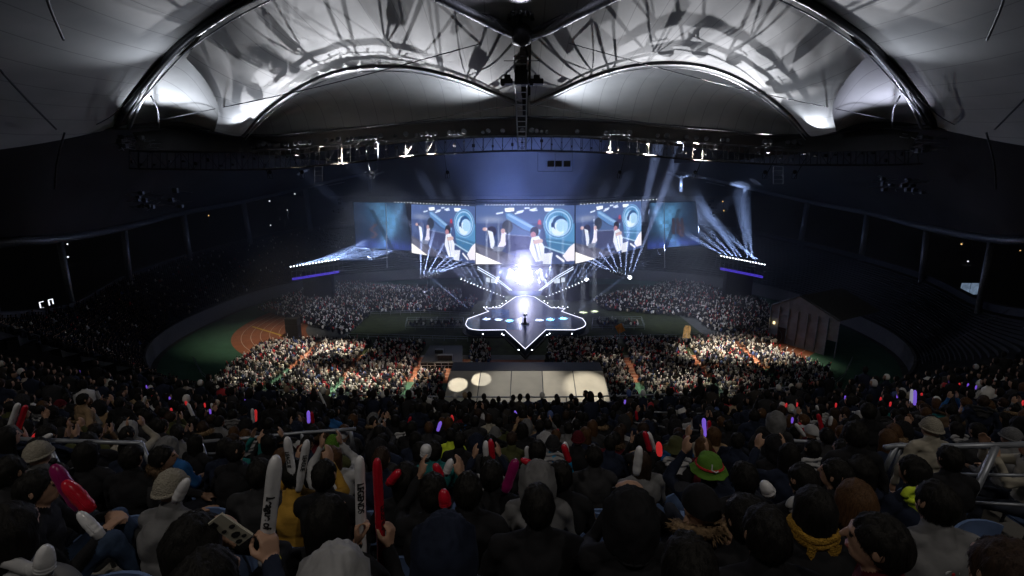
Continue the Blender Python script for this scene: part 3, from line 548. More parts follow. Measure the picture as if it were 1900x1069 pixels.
# ---------------------------------------------------------------- rear stage: wings, player desks, blinder bank, light bars
YB = 130
def beam_lamp(px, py, Y, tx, ty, e, size=3.2, group='', label='', TY=None, r_=.16, col=(.50, .62, 1.0)):
    a = W(px, py, Y); b = W(tx, ty, TY or Y+7); d = (b-a).normalized()
    disc_lamp(a, r_, label=label, group=group, tilt=d); lamp('SPOT', a+d*.6, b, e*24, col, size*1.4, .7, .05)
rear = empty('stage_set', (3, 127, 0)); ROF = Vector((3, 127, 0)); tag(rear, 'angular rear stage set with glowing winged frames under the centre screen', 'stage set')
for s_ in (0, 1):
    q = mir if s_ else (lambda l: l)
    for dy in (0, 4):
        mb = MB(); mb.tube([p-ROF for p in WL(q([(886, 495+dy, YB+2), (919, 514+dy, YB+1), (950-dy*.8, 539, YB-2)]))], .10, 5); mb.build('wing_light', M['tube_light'], rear)
    P = WL(q([(857, 520, YB-1), (935, 553, YB-4), (935, 556, YB-4), (857, 560, YB-1)])); mb = MB(); mb.quad(*[p-ROF for p in P]); mb.build('wing_skirt', M['black'], rear)
    for (x0, y0, x1, y1) in ((902, 515, 909, 524), (911, 517, 922, 526)):
        P = WL(q([(x0, y0, YB-1), (x1, y0+.5, YB-1), (x1, y1, YB-2), (x0, y1-1, YB-2)])); mb = MB(); mb.quad(*[p-ROF for p in P]); mb.build('desk_panel', M['lit_panel'], rear)
    mb = MB()
    for k in range(5): a, b = WL(q([(880+k*7, 505+k*3, YB+1), (868+k*9, 524+k*5, YB-2)])); mb.tube([a-ROF, b-ROF], .05, 4)
    mb.build('wing_ribs', M['steel'], rear)
mb = MB(); P = WL([(884, 494, 133), (1066, 494, 133), (1066, 496, 132.8), (884, 496, 132.8)]); mb.quad(*[p-ROF for p in P]); mb.build('header_beam', M['dark_steel'], rear)
mb = MB(); P = WL([(930, 500, 134), (1020, 500, 134), (1020, 552, 134), (930, 552, 134)]); mb.quad(*[p-ROF for p in P]); mb.build('back_wall', M['black'], rear)
mb = MB(); P = WL([(940, 540, 129), (1008, 540, 129), (1000, 549, 127.6), (950, 549, 127.6)]); mb.quad(*[p-ROF for p in P]); mb.build('ramp', M['deck'], rear)
rb_ = empty('blinder_bank', STROBE); tag(rb_, 'blinding white bank of strobe lamps at the back of the stage', 'strobe light')
mb = MB(); mb.lathe([(.01, -.25), (2.7, -.25), (2.7, .25), (.01, .25)], n=20); mb.v = [(x, z+.5, y) for x, y, z in mb.v]; mb.build('cabinet', M['black'], rb_)
for i in range(5):
    for j in range(5):
        if i in (0, 4) and j in (0, 4): continue
        mb = MB(); mb.lathe([(.001, .12), (.36, .1), (.44, 0), (.44, -.2)], n=10); o = mb.build('strobe_lens', M['strobe'], rb_); o.rotation_euler = (R(90), 0, 0); o.location = (-2+i, .2, -2+j)
for s_ in (0, 1):
    side = 'right' if s_ else 'left'; N = 14
    for i in range(N):
        f = i/(N-1); px, py = 857+78*f, 519+33*f; tx, ty = px-44+30*f, py-44+14*f
        if s_: px, tx = 1948-px, 1948-tx
        a = W(px, py, YB-.6-3*f); disc_lamp(a, .22, label='bright beam lamp in the slanting row along the %s wing of the stage' % side, group='beam lamps along the %s wing of the stage' % side, tilt=(W(tx, ty, YB)-a).normalized())
    for k in range(8):
        f = k/7; x0_, y0_ = 858+72*f, 517+31*f; x1_, y1_ = x0_-46+40*f, y0_-48+12*f
        if s_: x0_, x1_ = 1948-x0_, 1948-x1_
        lamp('SPOT', W(x0_, y0_, YB-1.4-3*f), W(x1_, y1_, YB+7), 2200000, (.50, .62, 1.0), 4, .7, .05)
    o = empty('light_bar', W(896 if not s_ else 1052, 536, YB-2)); lo_ = W(896 if not s_ else 1052, 536, YB-2); tag(o, 'slanting black bar carrying the row of beam lamps on the %s wing' % side, 'light bar')
    a, b = WL((mir if s_ else (lambda l: l))([(855, 520.5, YB-.6), (937, 555, YB-3.6)])); mb = MB(); mb.tube([a-lo_, b-lo_], .12, 5); mb.tube([a-lo_+Vector((0, .4, 0)), b-lo_+Vector((0, .4, 0))], .12, 5); mb.build('bar_tubes', M['dark_steel'], o)
for i, (tx, ty) in enumerate(((781, 470), (796, 468), (812, 474), (826, 480), (842, 478), (856, 482), (870, 486))):
    beam_lamp(780+i*5.2, 517-i*1.6, 131, tx, ty, 220000, 3.4, 'fan of beam lamps left of the stage', 'beam lamp in the fan shining upward left of the stage')
for i, (tx, ty) in enumerate(((1192, 458), (1176, 466), (1163, 468), (1150, 474), (1136, 476), (1122, 480), (1106, 484), (1096, 486))):
    beam_lamp(1170-i*5.0, 515-i*1.5, 131, tx, ty, 220000, 3.4, 'fan of beam lamps right of the stage', 'beam lamp in the fan shining upward right of the stage', r_=.3)
disc_lamp(W(1168, 515, 130.5), .55, label='largest glaring lamp right of the stage below the right screen', group=None, tilt=(0, -1, .3))
disc_lamp(W(1088, 519, 129.5), .45, label='glaring lamp at the outer tip of the right stage wing', group=None, tilt=(0, -1, .3))
for s_ in (0, 1):                       # upright beams inside the wings
    for x, y, tx in ((929, 513, 924), (935, 518, 932), (946, 528, 955), (940, 524, 950)):
        a, c = (x, tx) if not s_ else (1948-x, 1948-tx); beam_lamp(a, y, 130, c, y-40, 120000, 4.5, 'upright beam lamps beside the blinder bank', 'upright beam lamp close beside the blinding strobe bank')
def top_row(x0, y0, x1, y1, Y0, Y1, n, dx, dy, side):
    off = W((x0+x1)/2, (y0+y1)/2, (Y0+Y1)/2); o = empty('light_bar', off); tag(o, 'thin bar with a row of tiny white lamps above the %s screen' % side, 'light bar')
    mb = MB(); mb.tube([W(x0, y0-1.2, Y0)-off, W(x1, y1-1.2, Y1)-off], .1, 5); mb.build('bar_tubes', M['dark_steel'], o)
    for i in range(n):
        f = i/(n-1); px, py, Y = x0+(x1-x0)*f, y0+(y1-y0)*f, Y0+(Y1-Y0)*f
        disc_lamp(W(px, py, Y), .11, mat='dot_white', label='tiny white lamp in the dotted row above the %s screen' % side, group='dotted lamps above the %s screen' % side, tilt=(0, -1, -.3))
    sheet_lamp(W(x0, y0+2, Y0-.8), W(x1, y1+2, Y1-.8), W((x0+x1)/2+dx, (y0+y1)/2+dy, (Y0+Y1)/2-1)-W((x0+x1)/2, (y0+y1)/2+2, (Y0+Y1)/2-.8), n//2, 4000, 2, .2)
top_row(733, 375, 869, 381, 147, 134, 24, -22, 60, 'left'); top_row(901, 380, 1045, 380, 133, 133, 28, -14, 55, 'centre'); top_row(1078, 379, 1218, 370, 134, 150, 24, 6, 55, 'right')
for x, y, tx, ty in ((898, 573, 910, 545), (904, 573, 914, 545), (1053, 572, 1044, 546), (1035, 572, 1023, 546), (880, 582, 822, 534), (1065, 582, 1120, 542)):
    beam_lamp(x, y, 112, tx, ty, 60000, 2.2, 'slim beam lamps at the stage shoulders', 'slim beam lamp standing at a shoulder of the lit stage', TY=120)
# side lighting platforms with purple glow
for s_ in (0, 1):
    A, B = ((540, 498), (628, 484)) if not s_ else ((1338, 478), (1418, 494)); Y = 128; side = 'right' if s_ else 'left'
    off = W((A[0]+B[0])/2, (A[1]+B[1])/2+20, Y); o = empty('lighting_platform', off); tag(o, 'raised %s platform with lamp row on top and violet lit base' % side, 'lighting platform')
    a, b = W(*A, Y), W(*B, Y); h = Vector((0, 0, -3.1)); bk = Vector((0, 3, 0)); mb = MB()
    for k in range(11): f = k/10; p = a.lerp(b, f); mb.tube([p-off, p+h-off], .07, 4); mb.tube([p+bk-off, p+h+bk-off], .07, 4)
    for z in (0, -1, -3.1):
        for v in (Vector(), bk): mb.tube([a+Vector((0, 0, z))+v-off, b+Vector((0, 0, z))+v-off], .1, 4)
    mb.build('truss_frame', M['steel'], o)
    mb = MB(); mb.quad(a+h*.9-off, b+h*.9-off, b+h*1.1-off, a+h*1.1-off); mb.build('violet_fascia', M['purple'], o)
    mb = MB(); z0 = Vector((0, 0, -off.z-0.03)); mb.box((a+b)/2-off+Vector((0, 1.5, -off.z/2-2.2)), ((b-a).length*.6, 2, off.z)); mb.build('support', M['black'], o)
    for i in range(16):
        f = i/15; p = a.lerp(b, f)+Vector((0, 0, .35))
        disc_lamp(p, .2, label='white lamp in the row on top of the %s lighting platform' % side, group='lamps on the %s platform' % side, tilt=(0, -.6, .8))
    tg = [(690, 470), (696, 462), (700, 452), (692, 446), (704, 456), (686, 476), (702, 466), (694, 440)] if not s_ else [(1262, 428), (1284, 420), (1300, 410), (1316, 400), (1322, 408), (1376, 396), (1384, 392), (1330, 414), (1292, 396)]
    for i, (tx, ty) in enumerate(tg):
        f = (i+.5)/len(tg); p = a.lerp(b, f)+Vector((0, 0, .8)); lamp('SPOT', p, W(tx, ty, Y+40), 3200000 if s_ else 4000000, (.42, .58, 1), 5, .8, .08)
# ---------------------------------------------------------------- tents and pit structures
def P3(px, py, z): return G(px, py, z)
mq = empty('marquee', (2, 66, 0)); MO = Vector((2, 66, 0)); tag(mq, 'long white marquee with five roof panels in front of the near seating edge', 'marquee')
e0, e1 = P3(822, 747, 3.0), P3(1133, 747, 3.0); r0, r1 = P3(836, 688, 4.6), P3(1119, 688, 4.6)
for k in range(5):
    f0, f1 = k/5+.003, (k+1)/5-.003; mb = MB(); P = []
    for j in range(7):
        t_ = j/6; row = []
        for i in range(7):
            f = f0+(f1-f0)*i/6; p = e0.lerp(e1, f).lerp(r0.lerp(r1, f), t_); row.append(p-MO+Vector((0, 0, -.10*math.sin(math.pi*i/6)*math.sin(math.pi*t_)+.12*math.sin(math.pi*t_))))
        P.append(row)
    mb.grid(P); mb.build('roof_panel', M['tent_grey'] if k in (1, 2) else M['tent'], mq, True)
mb = MB()
for k in range(6): f = k/5; mb.tube([e0.lerp(e1, f)-MO+Vector((0, 0, .05)), r0.lerp(r1, f)-MO+Vector((0, 0, .05))], .07, 4)
mb.tube([e0-MO, e1-MO], .08, 4); mb.tube([r0-MO, r1-MO], .08, 4)
for k in range(6): f = k/5; p = e0.lerp(e1, f)-MO; mb.tube([p, (p.x, p.y, 0)], .07, 4)
mb.build('frame', M['dark_steel'], mq)
mb = MB(); a, b = r0-MO, r1-MO; d = Vector((0, 3.5, 0)); mb.quad(a, b, b+d, a+d); mb.quad(a+d, b+d, Vector((b.x, b.y+3.5, 0)), Vector((a.x, a.y+3.5, 0))); mb.quad(e0-MO, r0-MO, Vector((r0.x-MO.x, r0.y-MO.y, 0)), Vector((e0.x-MO.x, e0.y-MO.y, 0))); mb.quad(e1-MO, r1-MO, Vector((r1.x-MO.x, r1.y-MO.y, 0)), Vector((e1.x-MO.x, e1.y-MO.y, 0))); mb.build('rear_wall', M['black'], mq)
# dark control platform left of the marquee
cp = empty('control_platform', P3(828, 670, 0)); CPO = P3(828, 670, 0); tag(cp, 'low black control platform with white railing left of the marquee', 'platform')
Pp = [P3(780, 672, 1.2), P3(858, 672, 1.2), P3(858, 641, 1.2), P3(798, 641, 1.2)]; mb = MB(); mb.prism([(p.x-CPO.x, p.y-CPO.y) for p in Pp], 0, 1.2); mb.build('deck', M['black'], cp)
mb = MB()
for x in range(780, 880, 13): mb.tube([P3(x, 684, 0)-CPO, P3(x, 684, 0)-CPO+Vector((0, 0, 1.1))], .04, 4)
for z in (.6, 1.1): mb.tube([P3(780, 684, 0)-CPO+Vector((0, 0, z)), P3(872, 684, 0)-CPO+Vector((0, 0, z))], .04, 4)
mb.build('railing', M['white_steel'], cp); mb = MB(); mb.box(P3(826, 668, 1.2)-CPO+Vector((0, 0, .5)), (2.6, .8, 1)); mb.build('desk', M['dark_steel'], cp); mb = MB(); mb.box(P3(815, 655, 1.2)-CPO+Vector((0, 0, .4)), (1.5, .8, .7)); mb.build('desk', M['dark_steel'], cp)
# barrier fences on the floor
def fence(pts, label, h=1.1, step=2.4):
    P = [G(x, y, 0) for x, y in pts]; off = P[0].copy(); o = empty('barrier', off); tag(o, label, 'barrier'); mr, mp = MB(), MB()
    for a, b in zip(P, P[1:]):
        n = max(1, round((b-a).length/step))
        for z in (h, h*.55): mr.tube([a-off+Vector((0, 0, z)), b-off+Vector((0, 0, z))], .045, 4)
        for k in range(n+1): p = a.lerp(b, k/n)-off; mp = MB(); mp.tube([p, p+Vector((0, 0, h))], .035, 4); mp.build('post', M['rail'], o)
    mr.build('rails', M['rail'], o)
fence([(645, 628), (760, 631), (868, 634)], 'long metal barrier between the left floor seating and the grass'); fence([(1090, 634), (1200, 631), (1310, 628)], 'long metal barrier between the right floor seating and the grass')
fence([(688, 586), (780, 584), (872, 588)], 'metal barrier behind the grass left of the stage'); fence([(1160, 578), (1240, 582), (1300, 592)], 'metal barrier behind the grass right of the stage')
fence([(752, 612), (756, 597), (860, 597), (862, 612), (752, 612)], 'square barrier pen for press left of the stage'); fence([(1100, 597), (1190, 596), (1196, 612), (1098, 612), (1100, 597)], 'square barrier pen for press right of the stage')
fence([(360, 672), (375, 700), (398, 722)], 'barrier at the left end of the green track edge'); fence([(1580, 672), (1565, 705), (1540, 725)], 'barrier at the right end of the green track edge')
sp = empty('speaker_stack', G(546, 628, 0)); tag(sp, 'tall black speaker stack standing on the left track end', 'loudspeaker'); mb = MB()
for k in range(3): mb.box((0, 0, .8+k*1.5), (2.6, 1.6, 1.42))
mb.build('cabinets', M['black'], sp); mb = MB(); mb.box((0, 0, .04), (3, 2, .08)); mb.build('base', M['dark_steel'], sp)
# big grey hall at the right end of the track
hall = empty('storage_tent', G(1485, 672, 0)); HO = G(1485, 672, 0); tag(hall, 'big dim grey frame tent with gabled roof at the right end of the track', 'tent')
A0, A1 = G(1424, 628, 0), G(1548, 665, 0); hgt = 7.4; rid = 10.6; dr = (A1-A0).normalized(); bk = Vector((-dr.y, dr.x, 0))*15; mid = A0.lerp(A1, .42)
Z = lambda p, z: Vector((p.x, p.y, z))-HO
mb = MB()
for k in range(7):
    a, b = A0.lerp(A1, k/7+.006), A0.lerp(A1, (k+1)/7-.006); top = lambda f: hgt+(rid-hgt)*(1-abs(f-.42)/(.42 if f < .42 else .58))
    z0_ = 0 if k not in (1, 6) else 3.2
    for j in range(6):
        za, zb = z0_+(hgt-z0_)*j/6, z0_+(hgt-z0_)*(j+1)/6; off_ = bk.normalized()*(.12 if j % 2 else 0); mb.quad(Z(a+off_, za), Z(b+off_, za), Z(b-off_+bk.normalized()*.12, zb), Z(a-off_+bk.normalized()*.12, zb))
mb.build('wall_panels', mk('tent_wall', (.19, .20, .22), .8, var=.25, scale=.5), hall)
mb = MB(); mb.v = [tuple(Z(A0, hgt)), tuple(Z(A1, hgt)), tuple(Z(mid, rid))]; mb.f = [(0, 1, 2)]; mb.m = [0]; mb.build('gable', M['tent_wall'], hall)
mb = MB(); o_ = -bk*.03; mb.quad(Z(A0+o_, hgt-.1), Z(mid+o_, rid), Z(mid+bk, rid), Z(A0+bk, hgt-.1)); mb.quad(Z(mid+o_, rid), Z(A1+o_, hgt-.1), Z(A1+bk, hgt-.1), Z(mid+bk, rid)); mb.build('roof', mk('tent_roof', (.16, .155, .15), .8), hall)
mb = MB()
for k in range(8): f = k/7; p = A0.lerp(A1, f)-bk*.005; mb.tube([Z(p, 0), Z(p, hgt)], .1, 4)
mb.tube([Z(A0, hgt), Z(mid, rid), Z(A1, hgt)], .12, 4); mb.build('frame', M['steel'], hall)
mb = MB(); mb.box(Z(A0.lerp(A1, .08)-bk*.01, 3.8), (.3, .3, .5)); mb.build('wall_lamp', M['warm_lamp'], hall)
# hand-held placards over the crowd
for x, y, w_, h_, rot, lab in ((1149, 625, 1.5, 1.8, .5, 'orange and red square placard tilted above the crowd near the stage'), (1272, 632, 1.4, 2.6, -.05, 'tall rounded tan placard standing above the right floor crowd')):
    p = G(x, y+14, 0); o = empty('placard', p); tag(o, lab, 'placard'); mb = MB(); mb.tube([(0, 0, 1.2), (0, 0, 3.2)], .04, 5); mb.build('stick', M['white_steel'], o)
    mb = MB(); pts = [(-.5, -.5), (.5, -.5), (.5, .3), (.35, .5), (-.35, .5), (-.5, .3)] if w_ < 1.45 else [(-.5, -.5), (.5, -.5), (.5, .5), (-.5, .5)]
    f_ = [Vector((a*w_*math.cos(rot)-b*h_*math.sin(rot), 0, 3.4+a*w_*math.sin(rot)+b*h_*math.cos(rot))) for a, b in pts]; n = len(f_); mb.v = [tuple(q) for q in f_]+[tuple(q+Vector((0, .05, 0))) for q in f_]; mb.f = [tuple(range(n)), tuple(range(2*n-1, n-1, -1))]+[(i, i+n, (i+1) % n+n, (i+1) % n) for i in range(n)]; mb.m = [0]*len(mb.f); mb.build('board', mk('board_orange', (.8, .32, .08), .6, var=.5, scale=1.2) if w_ > 1.45 else mk('board_tan', (.72, .5, .25), .6, var=.6, scale=1.5), o)
# ---------------------------------------------------------------- the dark city outside
for x, y, lab, pts in ((84, 572, 'far white outlined light sign in the dark city at the left edge', 0), (1800, 536, 'far pair of bluish lit panels in the dark city at the right', 1)):
    off = W(x, y, 90 if x < 900 else 110); o = empty('lit_sign', off); tag(o, lab, 'sign'); mb = MB()
    if x < 900:
        for (a, b, c, d) in ((-.9, 0, -.9, 1.2), (-.9, 1.2, -.1, 1.4), (-.9, 0, -.3, .1), (1.0, .6, 1.0, 1.7), (1.0, 1.7, 1.8, 1.9), (1.8, 1.9, 1.8, .9)): mb = MB() if (a, b) == (1.0, .6) and (mb.build('light_outline', M['city_white'], o) or 1) else mb; mb.tube([(a, 0, b), (c, 0, d)], .09, 4)
        mb.build('light_outline', M['city_white'], o); mb = MB(); mb.box((0, 0, -4), (.3, .3, 8)); mb.build('post', M['black'], o)
    else:
        for k in (-1, 1): mb.box((k*1.2, 0, 0), (2.1, .2, 2.8))
        mb.build('lit_panels', mk('city_panel', (.1, .14, .2), .5, emit=1.2, var=.6, scale=.8), o); mb = MB(); mb.box((0, 0, -5), (.3, .3, 8)); mb.build('post', M['black'], o)
mb0 = None
rnd = random.Random(5); L_ = []
for x, y in ((125, 453), (126, 477), (231, 440), (387, 400), (500, 373), (533, 390), (502, 418), (547, 360), (596, 420), (511, 434), (527, 431), (537, 430), (476, 440), (110, 549), (119, 565), (184, 530), (190, 527), (205, 524), (213, 522), (253, 508), (262, 505), (438, 490), (368, 510), (1341, 374), (1343, 391), (1505, 367), (1511, 368), (1585, 389), (1660, 403), (1714, 413), (1763, 431), (1784, 453), (1796, 485), (1834, 475), (1808, 443), (1874, 452), (1825, 512), (1828, 513), (1856, 513), (1881, 518), (1870, 532), (1855, 553), (1858, 554), (1897, 555), (1832, 567), (1836, 568), (1893, 465), (1711, 493), (1708, 503)):
    L_.append((x, y))
lamp0 = None
for x, y in L_:
    Y = 300 if y < 440 else 190; warm = rnd.random() < .35; r_ = rnd.uniform(.22, .42)*Y/230
    if 430 < y and (180 < x < 480 or 110 <= x <= 120): warm = True
    p = W(x, y, Y); o = empty('street_lamp', p-Vector((0, 0, 6))); tag(o, ('warm' if warm else 'white')+' street lamp shining far off in the dark city beyond the '+('left' if x < 950 else 'right')+' stand', 'street lamp', 'far '+('warm' if warm else 'white')+' street lamps beyond the '+('left' if x < 950 else 'right')+' stand')
    mb = MB(); mb.lathe([(.001, -r_), (r_*.8, -r_*.6), (r_, 0), (r_*.8, r_*.6), (.001, r_)], (0, 0, 6), 6); mb.build('lamp_head', M['city_warm'] if warm else M['city_white'], o)
    mb = MB(); mb.tube([(0, 0, 0), (0, 0, 6)], .08, 4); mb.build('pole', M['black'], o)
# ---------------------------------------------------------------- crowd on the floor: one stuff object of simple seated figures
def inpoly(x, y, P):
    r = np.zeros(x.shape, bool); j = len(P)-1
    for i in range(len(P)):
        xi, yi = P[i]; xj, yj = P[j]; r ^= ((yi > y) != (yj > y)) & (x < (xj-xi)*(y-yi)/(yj-yi+1e-12)+xi); j = i
    return r
def segd(x, y, a, b):
    dx, dy = b[0]-a[0], b[1]-a[1]; t = np.clip(((x-a[0])*dx+(y-a[1])*dy)/(dx*dx+dy*dy), 0, 1); return np.hypot(x-a[0]-t*dx, y-a[1]-t*dy)
def PX(x, y, z):
    Z_ = z-EYE; zc = y*math.cos(PITCH)-Z_*math.sin(PITCH); v = (y*math.sin(PITCH)+Z_*math.cos(PITCH))/zc; return 950+FPX*x/zc, 534.5-FPX*v
gx, gy = np.meshgrid(np.arange(-75, 80, .52), np.arange(58, 168, .80)); gx = gx.ravel()+RNG.normal(0, .06, gx.size); gy = gy.ravel()+RNG.normal(0, .06, gy.size)
qx, qy = PX(gx, gy, 0)
NEARL = [(488, 642), (560, 632), (700, 638), (799, 640), (778, 690), (826, 694), (815, 765), (380, 765), (384, 722), (418, 692)]
NEARR = [(1020, 636), (1140, 634), (1376, 630), (1537, 690), (1550, 720), (1500, 770), (1134, 770), (1122, 694), (1010, 684)]
MIDL = [(874, 640), (908, 642), (912, 680), (870, 680)]
FARL = [(478, 577), (600, 524), (860, 545), (885, 562), (872, 580), (690, 582), (640, 626), (560, 602), (530, 592)]
FARR = [(1120, 577), (1095, 558), (1270, 524), (1420, 562), (1440, 642), (1384, 634), (1312, 612), (1290, 592)]
PENS = [(758, 600, 858, 610), (1104, 600, 1190, 610)]
keep = np.zeros(gx.shape, bool); bright = np.ones(gx.shape)
for P, pr in ((NEARL, .93), (NEARR, .95), (MIDL, .85), (FARL, .86), (FARR, .86)): keep |= inpoly(qx, qy, P) & (RNG.random(gx.size) < pr)
for x0, y0, x1, y1 in PENS: keep |= (qx > x0) & (qx < x1) & (qy > y0) & (qy < y1) & (RNG.random(gx.size) < .3)
for pts, w_ in (([(594, 640), (563, 670), (523, 700), (493, 728), (470, 745)], 5), ([(694, 640), (648, 692), (618, 734), (606, 750)], 5), ([(798, 637), (762, 716), (746, 750)], 5), ([(1148, 632), (1177, 707), (1200, 755)], 7), ([(1275, 650), (1303, 691), (1345, 745)], 5), ([(1366, 641), (1410, 682), (1470, 740)], 5), ([(540, 690), (790, 690)], 2), ([(1180, 686), (1400, 684)], 2), ([(860, 560), (600, 560)], 1.5), ([(1100, 560), (1400, 575)], 1.5)):
    for a, b in zip(pts, pts[1:]): keep &= segd(qx, qy, a, b) > w_
fx, fy = gx[keep], gy[keep]; fz = np.zeros(fx.shape); FLOOR = (fx, fy, fz)

# ---------------------------------------------------------------- near stand
CURV = .0075
def drop(d): return .5+.5*d if d <= 7 else 4.0+.42*(d-7)
ROWS = [1.1+.8*k for k in range(-3, 18)]
def tread(d): return EYE-drop(d)-1.335
near = empty('grandstand', (0, 0, 0)); tag(near, 'steep near grandstand of concrete steps filled with spectators', 'grandstand')
mb = MB(); XS = np.linspace(-36, 36, 49); prevz = None
for d in ROWS:
    z = tread(d) if d > 0 else EYE-.5-.5*d-1.335
    y0, y1 = d-.5, d+.3
    mb.grid([[(x, y0+CURV*x*x, z) for x in XS], [(x, y1+CURV*x*x, z) for x in XS]])
    nz_ = (tread(d+.8) if d+.8 > 0 else EYE-.5-.5*(d+.8)-1.335) if d < 14.6 else z-3
    mb.grid([[(x, y1+CURV*x*x, z) for x in XS], [(x, y1+CURV*x*x, nz_) for x in XS]])
mb.build('steps', M['concrete'], near)
ze = tread(14.7); mb = MB(); mb.grid([[(x, 15.05+CURV*x*x, ze-.02) for x in XS], [(x, 15.9+CURV*x*x, ze-.02) for x in XS], [(x, 15.9+CURV*x*x, ze+.35) for x in XS], [(x, 16.1+CURV*x*x, ze+.35) for x in XS], [(x, 16.1+CURV*x*x, ze-3) for x in XS]]); mb.build('front_parapet', M['concrete'], near)
fr = empty('handrail', (0, 16, ze+.35)); tag(fr, 'thin pale guard rail along the front parapet of the near stand', 'handrail'); mb = MB(); mp = MB()
xs2 = np.linspace(-9, 11, 30)
for z in (.25, .5): mb.tube([(x, CURV*x*x, z) for x in xs2], .03, 5)
mb.build('rails', M['rail'], fr)
for x in xs2[::2]: mp = MB(); mp.tube([(x, CURV*x*x, 0), (x, CURV*x*x, .5)], .025, 4); mp.build('post', M['rail'], fr)
def rail_thing(label, polys, r=.026, m='rail'):
    off = polys[0][1][0]; o = empty('handrail', off); tag(o, label, 'handrail')
    for name, pts, rr in polys:
        mb = MB(); mb.tube([Vector(p)-off for p in pts], rr, 6); mb.build(name, M[m], o, True)
def px3(l): return [W(*q) for q in l]
rail_thing('pale metal guard rail at the left beside the brown coat', [('top_rail', px3([(-20, 812, 5.2), (90, 817, 5.2), (180, 820, 5.2), (262, 822, 5.2)]), .028), ('middle_rail', px3([(112, 868, 5.2), (232, 870, 5.2)]), .018), ('post', px3([(86, 818, 5.2), (116, 880, 5.1), (126, 930, 5)]), .028), ('post', px3([(262, 822, 5.2), (286, 880, 5.1)]), .028)])
rail_thing('pale metal guard rail behind the raised white sticks', [('top_rail', px3([(355, 821, 6.4), (440, 815, 6.4), (560, 803, 6.6), (660, 796, 6.7)]), .028), ('post', px3([(357, 821, 6.4), (378, 880, 6.3), (392, 900, 6.3)]), .04), ('post', px3([(372, 820, 6.4), (398, 895, 6.3)]), .03), ('post', px3([(560, 803, 6.6), (566, 850, 6.6)]), .03), ('middle_rail', px3([(358, 843, 6.4), (520, 836, 6.5)]), .016), ('post', px3([(650, 797, 6.7), (657, 840, 6.7)]), .03)])
rail_thing('pale metal guard rail right of the hooded standing person', [('top_rail', px3([(1441, 817, 6.2), (1510, 820, 6.2), (1580, 823, 6.2)]), .028), ('middle_rail', px3([(1472, 851, 6.2), (1540, 858, 6.2)]), .018), ('post', px3([(1445, 818, 6.2), (1424, 892, 6.1)]), .04), ('post', px3([(1559, 822, 6.2), (1543, 862, 6.2)]), .03), ('post', px3([(1575, 823, 6.2), (1558, 866, 6.2)]), .03)])
rail_thing('long pale handrail beside the concrete stairs at the right edge', [('top_rail', px3([(1641, 831, 4.6), (1665, 827, 4.6), (1780, 828, 4.4), (1930, 824, 4.2)]), .03), ('middle_rail', px3([(1775, 880, 4.5), (1930, 883, 4.2)]), .018), ('lower_rail', px3([(1803, 932, 4.3), (1930, 939, 4.1)]), .016), ('post', px3([(1662, 828, 4.6), (1636, 884, 4.6)]), .03), ('post', px3([(1672, 828, 4.6), (1655, 884, 4.6)]), .022), ('post', px3([(1848, 828, 4.3), (1815, 900, 4.2), (1786, 950, 4.1)]), .036)])
rail_thing('thin pale rail across the lower rows behind the glowing violet stick', [('top_rail', px3([(1150, 780, 10), (1230, 792, 10)]), .02), ('top_rail', px3([(1250, 794, 9), (1296, 799, 9)]), .02), ('post', px3([(1232, 792, 10), (1232, 815, 10)]), .02)])
rail_thing('white rail segment on the lower rows right of the marquee', [('top_rail', px3([(1205, 764, 13), (1242, 766, 13)]), .03), ('top_rail', px3([(1262, 768, 13), (1330, 766, 13)]), .016)])
st = empty('stairs', G(1860, 990, 28)); sto = W(1830, 1000, 3.4); st.location = sto; tag(st, 'pale worn concrete stairs climbing beside the handrail at the lower right', 'stairs')
for k in range(6):
    y0 = 2.6+k*.42; z = EYE-.75-.52*y0-1.3; mb = MB(); mb.box(Vector((4.1+k*.08, y0+.2, z-.15))-sto, (1.9, .44, .3)); mb.build('step', M['stair'], st)
# ---------------------------------------------------------------- seats
seat0 = empty('stadium_seat')
def make_seat():
    mb = MB(); P = []
    for j in range(7):
        z = .40+.42*j/6; P.append([(-.22+.44*i/8, -.23-.05*(j/6)+.05*math.cos((i/8-.5)*3.0)-.05-.012*(1 if 2 <= i <= 6 and j < 5 else 0), z-(.03*abs(i/4-1)**3)) for i in range(9)])
    mb.grid(P); Q = [[(x, y-.022, z) for x, y, z in r] for r in P]; mb.grid(list(reversed(Q)))
    mb.grid([P[-1], Q[-1]]); mb.grid([[r[0] for r in P], [r[0] for r in Q]]); mb.grid([[r[-1] for r in Q], [r[-1] for r in P]]); mb.build('backrest', M['seat_blue'], seat0, True)
    mb = MB(); P = [[(-.21+.42*i/8, -.22+.40*j/6, .43-.02*math.cos((i/8-.5)*3)+.01*j/6) for i in range(9)] for j in range(7)]; mb.grid(P); mb.grid([[(x, y, z-.025) for x, y, z in r] for r in reversed(P)]); mb.build('seat_pan', M['seat_blue'], seat0, True)
    for s_ in (-1, 1): mb = MB(); mb.tube([(s_*.16, -.24, .38), (s_*.16, -.20, .02)], .018, 5); mb.tube([(s_*.16, -.2, .39), (s_*.16, .12, .40)], .015, 4); mb.build('bracket', M['dark_steel'], seat0)
make_seat(); seat_used = False
def place_seat(x, d, z=None, lab=None, rz=0):
    global seat_used
    o = seat0 if not seat_used else copy_tree(seat0); seat_used = True
    o.location = (x, d+CURV*x*x, tread(d) if z is None else z); o.rotation_euler = (0, 0, math.atan(2*CURV*x)+rz)
    tag(o, lab or 'blue plastic stadium seat half hidden by the spectator sitting in it', 'seat', 'blue seats under the near spectators' if not lab else 'empty blue seats'); return o
